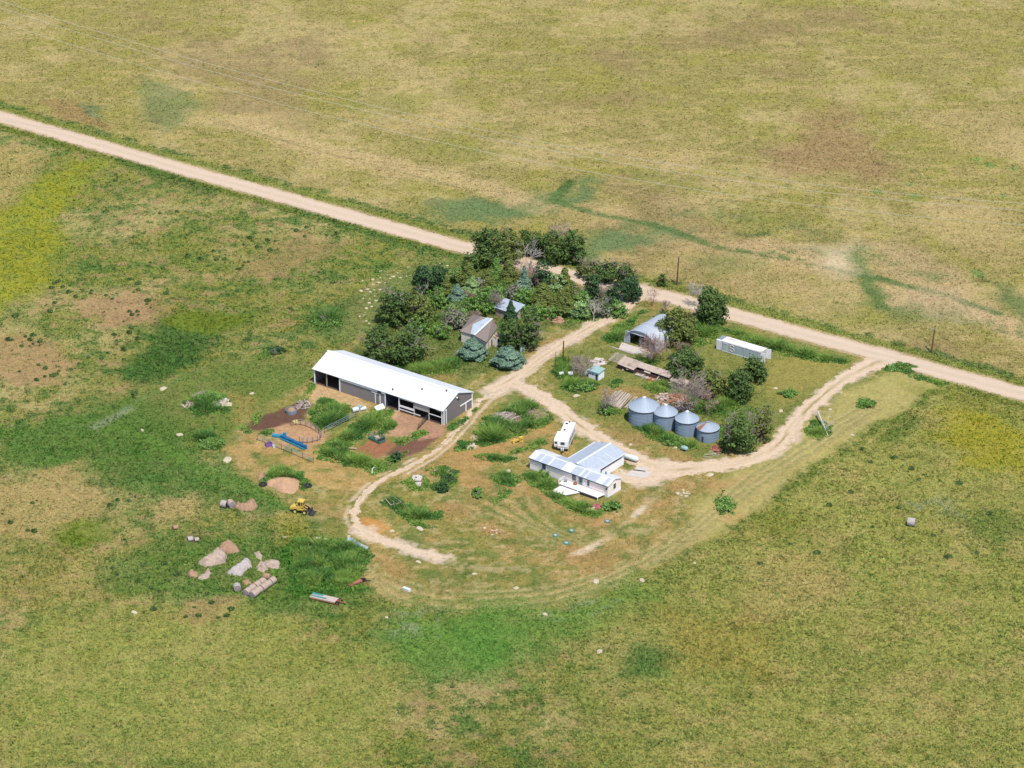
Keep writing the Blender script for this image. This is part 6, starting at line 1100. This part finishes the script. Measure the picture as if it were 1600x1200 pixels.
# ------------------------------------------------------------------ small round shrubs dotting the pastures
def shrub_proto(name, seed, tone):
    r = np.random.RandomState(seed); n = 70; d = r.randn(n, 3); d[:, 2] = np.abs(d[:, 2])*.8; d /= np.linalg.norm(d, axis=1)[:, None]; p = d*np.array([.62, .62, .5])*(.55+.5*r.rand(n, 1)); hi, lo = A(*TONES[tone][0])*1.8, A(*TONES[tone][1])*1.6
    V, Cc = leafquads(p+np.array([0, 0, .12]), .20*(.7+.6*r.rand(n)), lo+(hi-lo)*r.rand(n, 1), r, nrm=d); return npmesh(name, V, 4, 'foliage', Cc)
LB = 'small dark green shrub dotting the dry pasture left of the white-roofed barn'; RB = 'small dark green shrub in the field right of the mown strip'; HB = 'small dark green shrub near the old hay heaps'
L1 = [(a/2.963, 150+b/2.963) for a, b in [(770,915),(520,940),(685,950),(680,965),(640,1015),(600,1000),(1160,660),(1125,785),(1110,800),(1275,850),(1130,690),(1240,670),(1210,700),(1250,715),(1370,625),(1420,610),(1560,640),(1550,580),(930,755),(620,910),(420,915),(740,545),(535,395),(200,520),(800,375),(70,1020),(140,1130),(185,1140),(155,1110),(100,1160),(40,1130),(1260,1035),(320,910),(755,800),(1090,880),(1040,755),(1345,985),(1150,770),(990,720),(870,740),(1000,760),(690,790),(600,850),(640,870),(350,930),(240,890),(230,1000),(270,860)]]+[(a/2.963, 500+b/2.963) for a, b in [(245,260),(210,225),(600,60),(530,70),(620,345),(550,400),(500,155),(90,240),(540,115),(575,140),(470,180),(640,90),(330,230),(170,280),(300,300),(150,850),(160,980),(510,860),(50,940),(545,835)]]
L2 = [(1060+a/2.963, 500+b/2.963) for a, b in [(1020,870),(1110,740),(800,800),(700,860),(900,960),(1180,1000),(520,1040),(380,1130),(640,1080),(1000,640),(1080,690),(890,660),(760,720),(850,600),(1250,1100),(1380,1080),(1440,900),(1040,1010),(1300,760)]]
L3 = [(a/2.963, 750+b/2.963) for a, b in [(960,530),(1050,630),(1070,600),(710,600),(860,635),(640,470),(780,470),(820,440),(700,500),(740,520),(540,440),(520,410),(660,400),(760,390),(920,630),(980,570),(1010,640),(900,590)]]
rg = random.Random(21)
L1 = L1+[(px+rg.gauss(0, 13), py+rg.gauss(0, 6)) for (px, py) in L1 for _ in (0,)]
for nm, seed, tone, lst, lab, gr in (('pasture_shrub', 1, 'elm', L1, LB, 'dark shrubs dotting the left pasture'), ('pasture_shrub', 2, 'elm', L2, RB, 'dark shrubs dotting the right field'), ('pasture_shrub', 3, 'elm', L3, HB, 'dark shrubs near the hay heaps')):
    p0 = tag(shrub_proto(nm, seed, tone), lab, 'shrub', gr)
    for i, (px, py) in enumerate(lst):
        g = G(px, py); o = p0 if i == 0 else dup(p0, (0, 0, 0)); o.location = (g[0], g[1], 0); o.rotation_euler.z = rg.uniform(0, 6); s_ = rg.uniform(.5, 1.2)*(.75 if i > 67 else 1); o.scale = (s_*1.15, s_, s_*.9)
grass(); weeds()
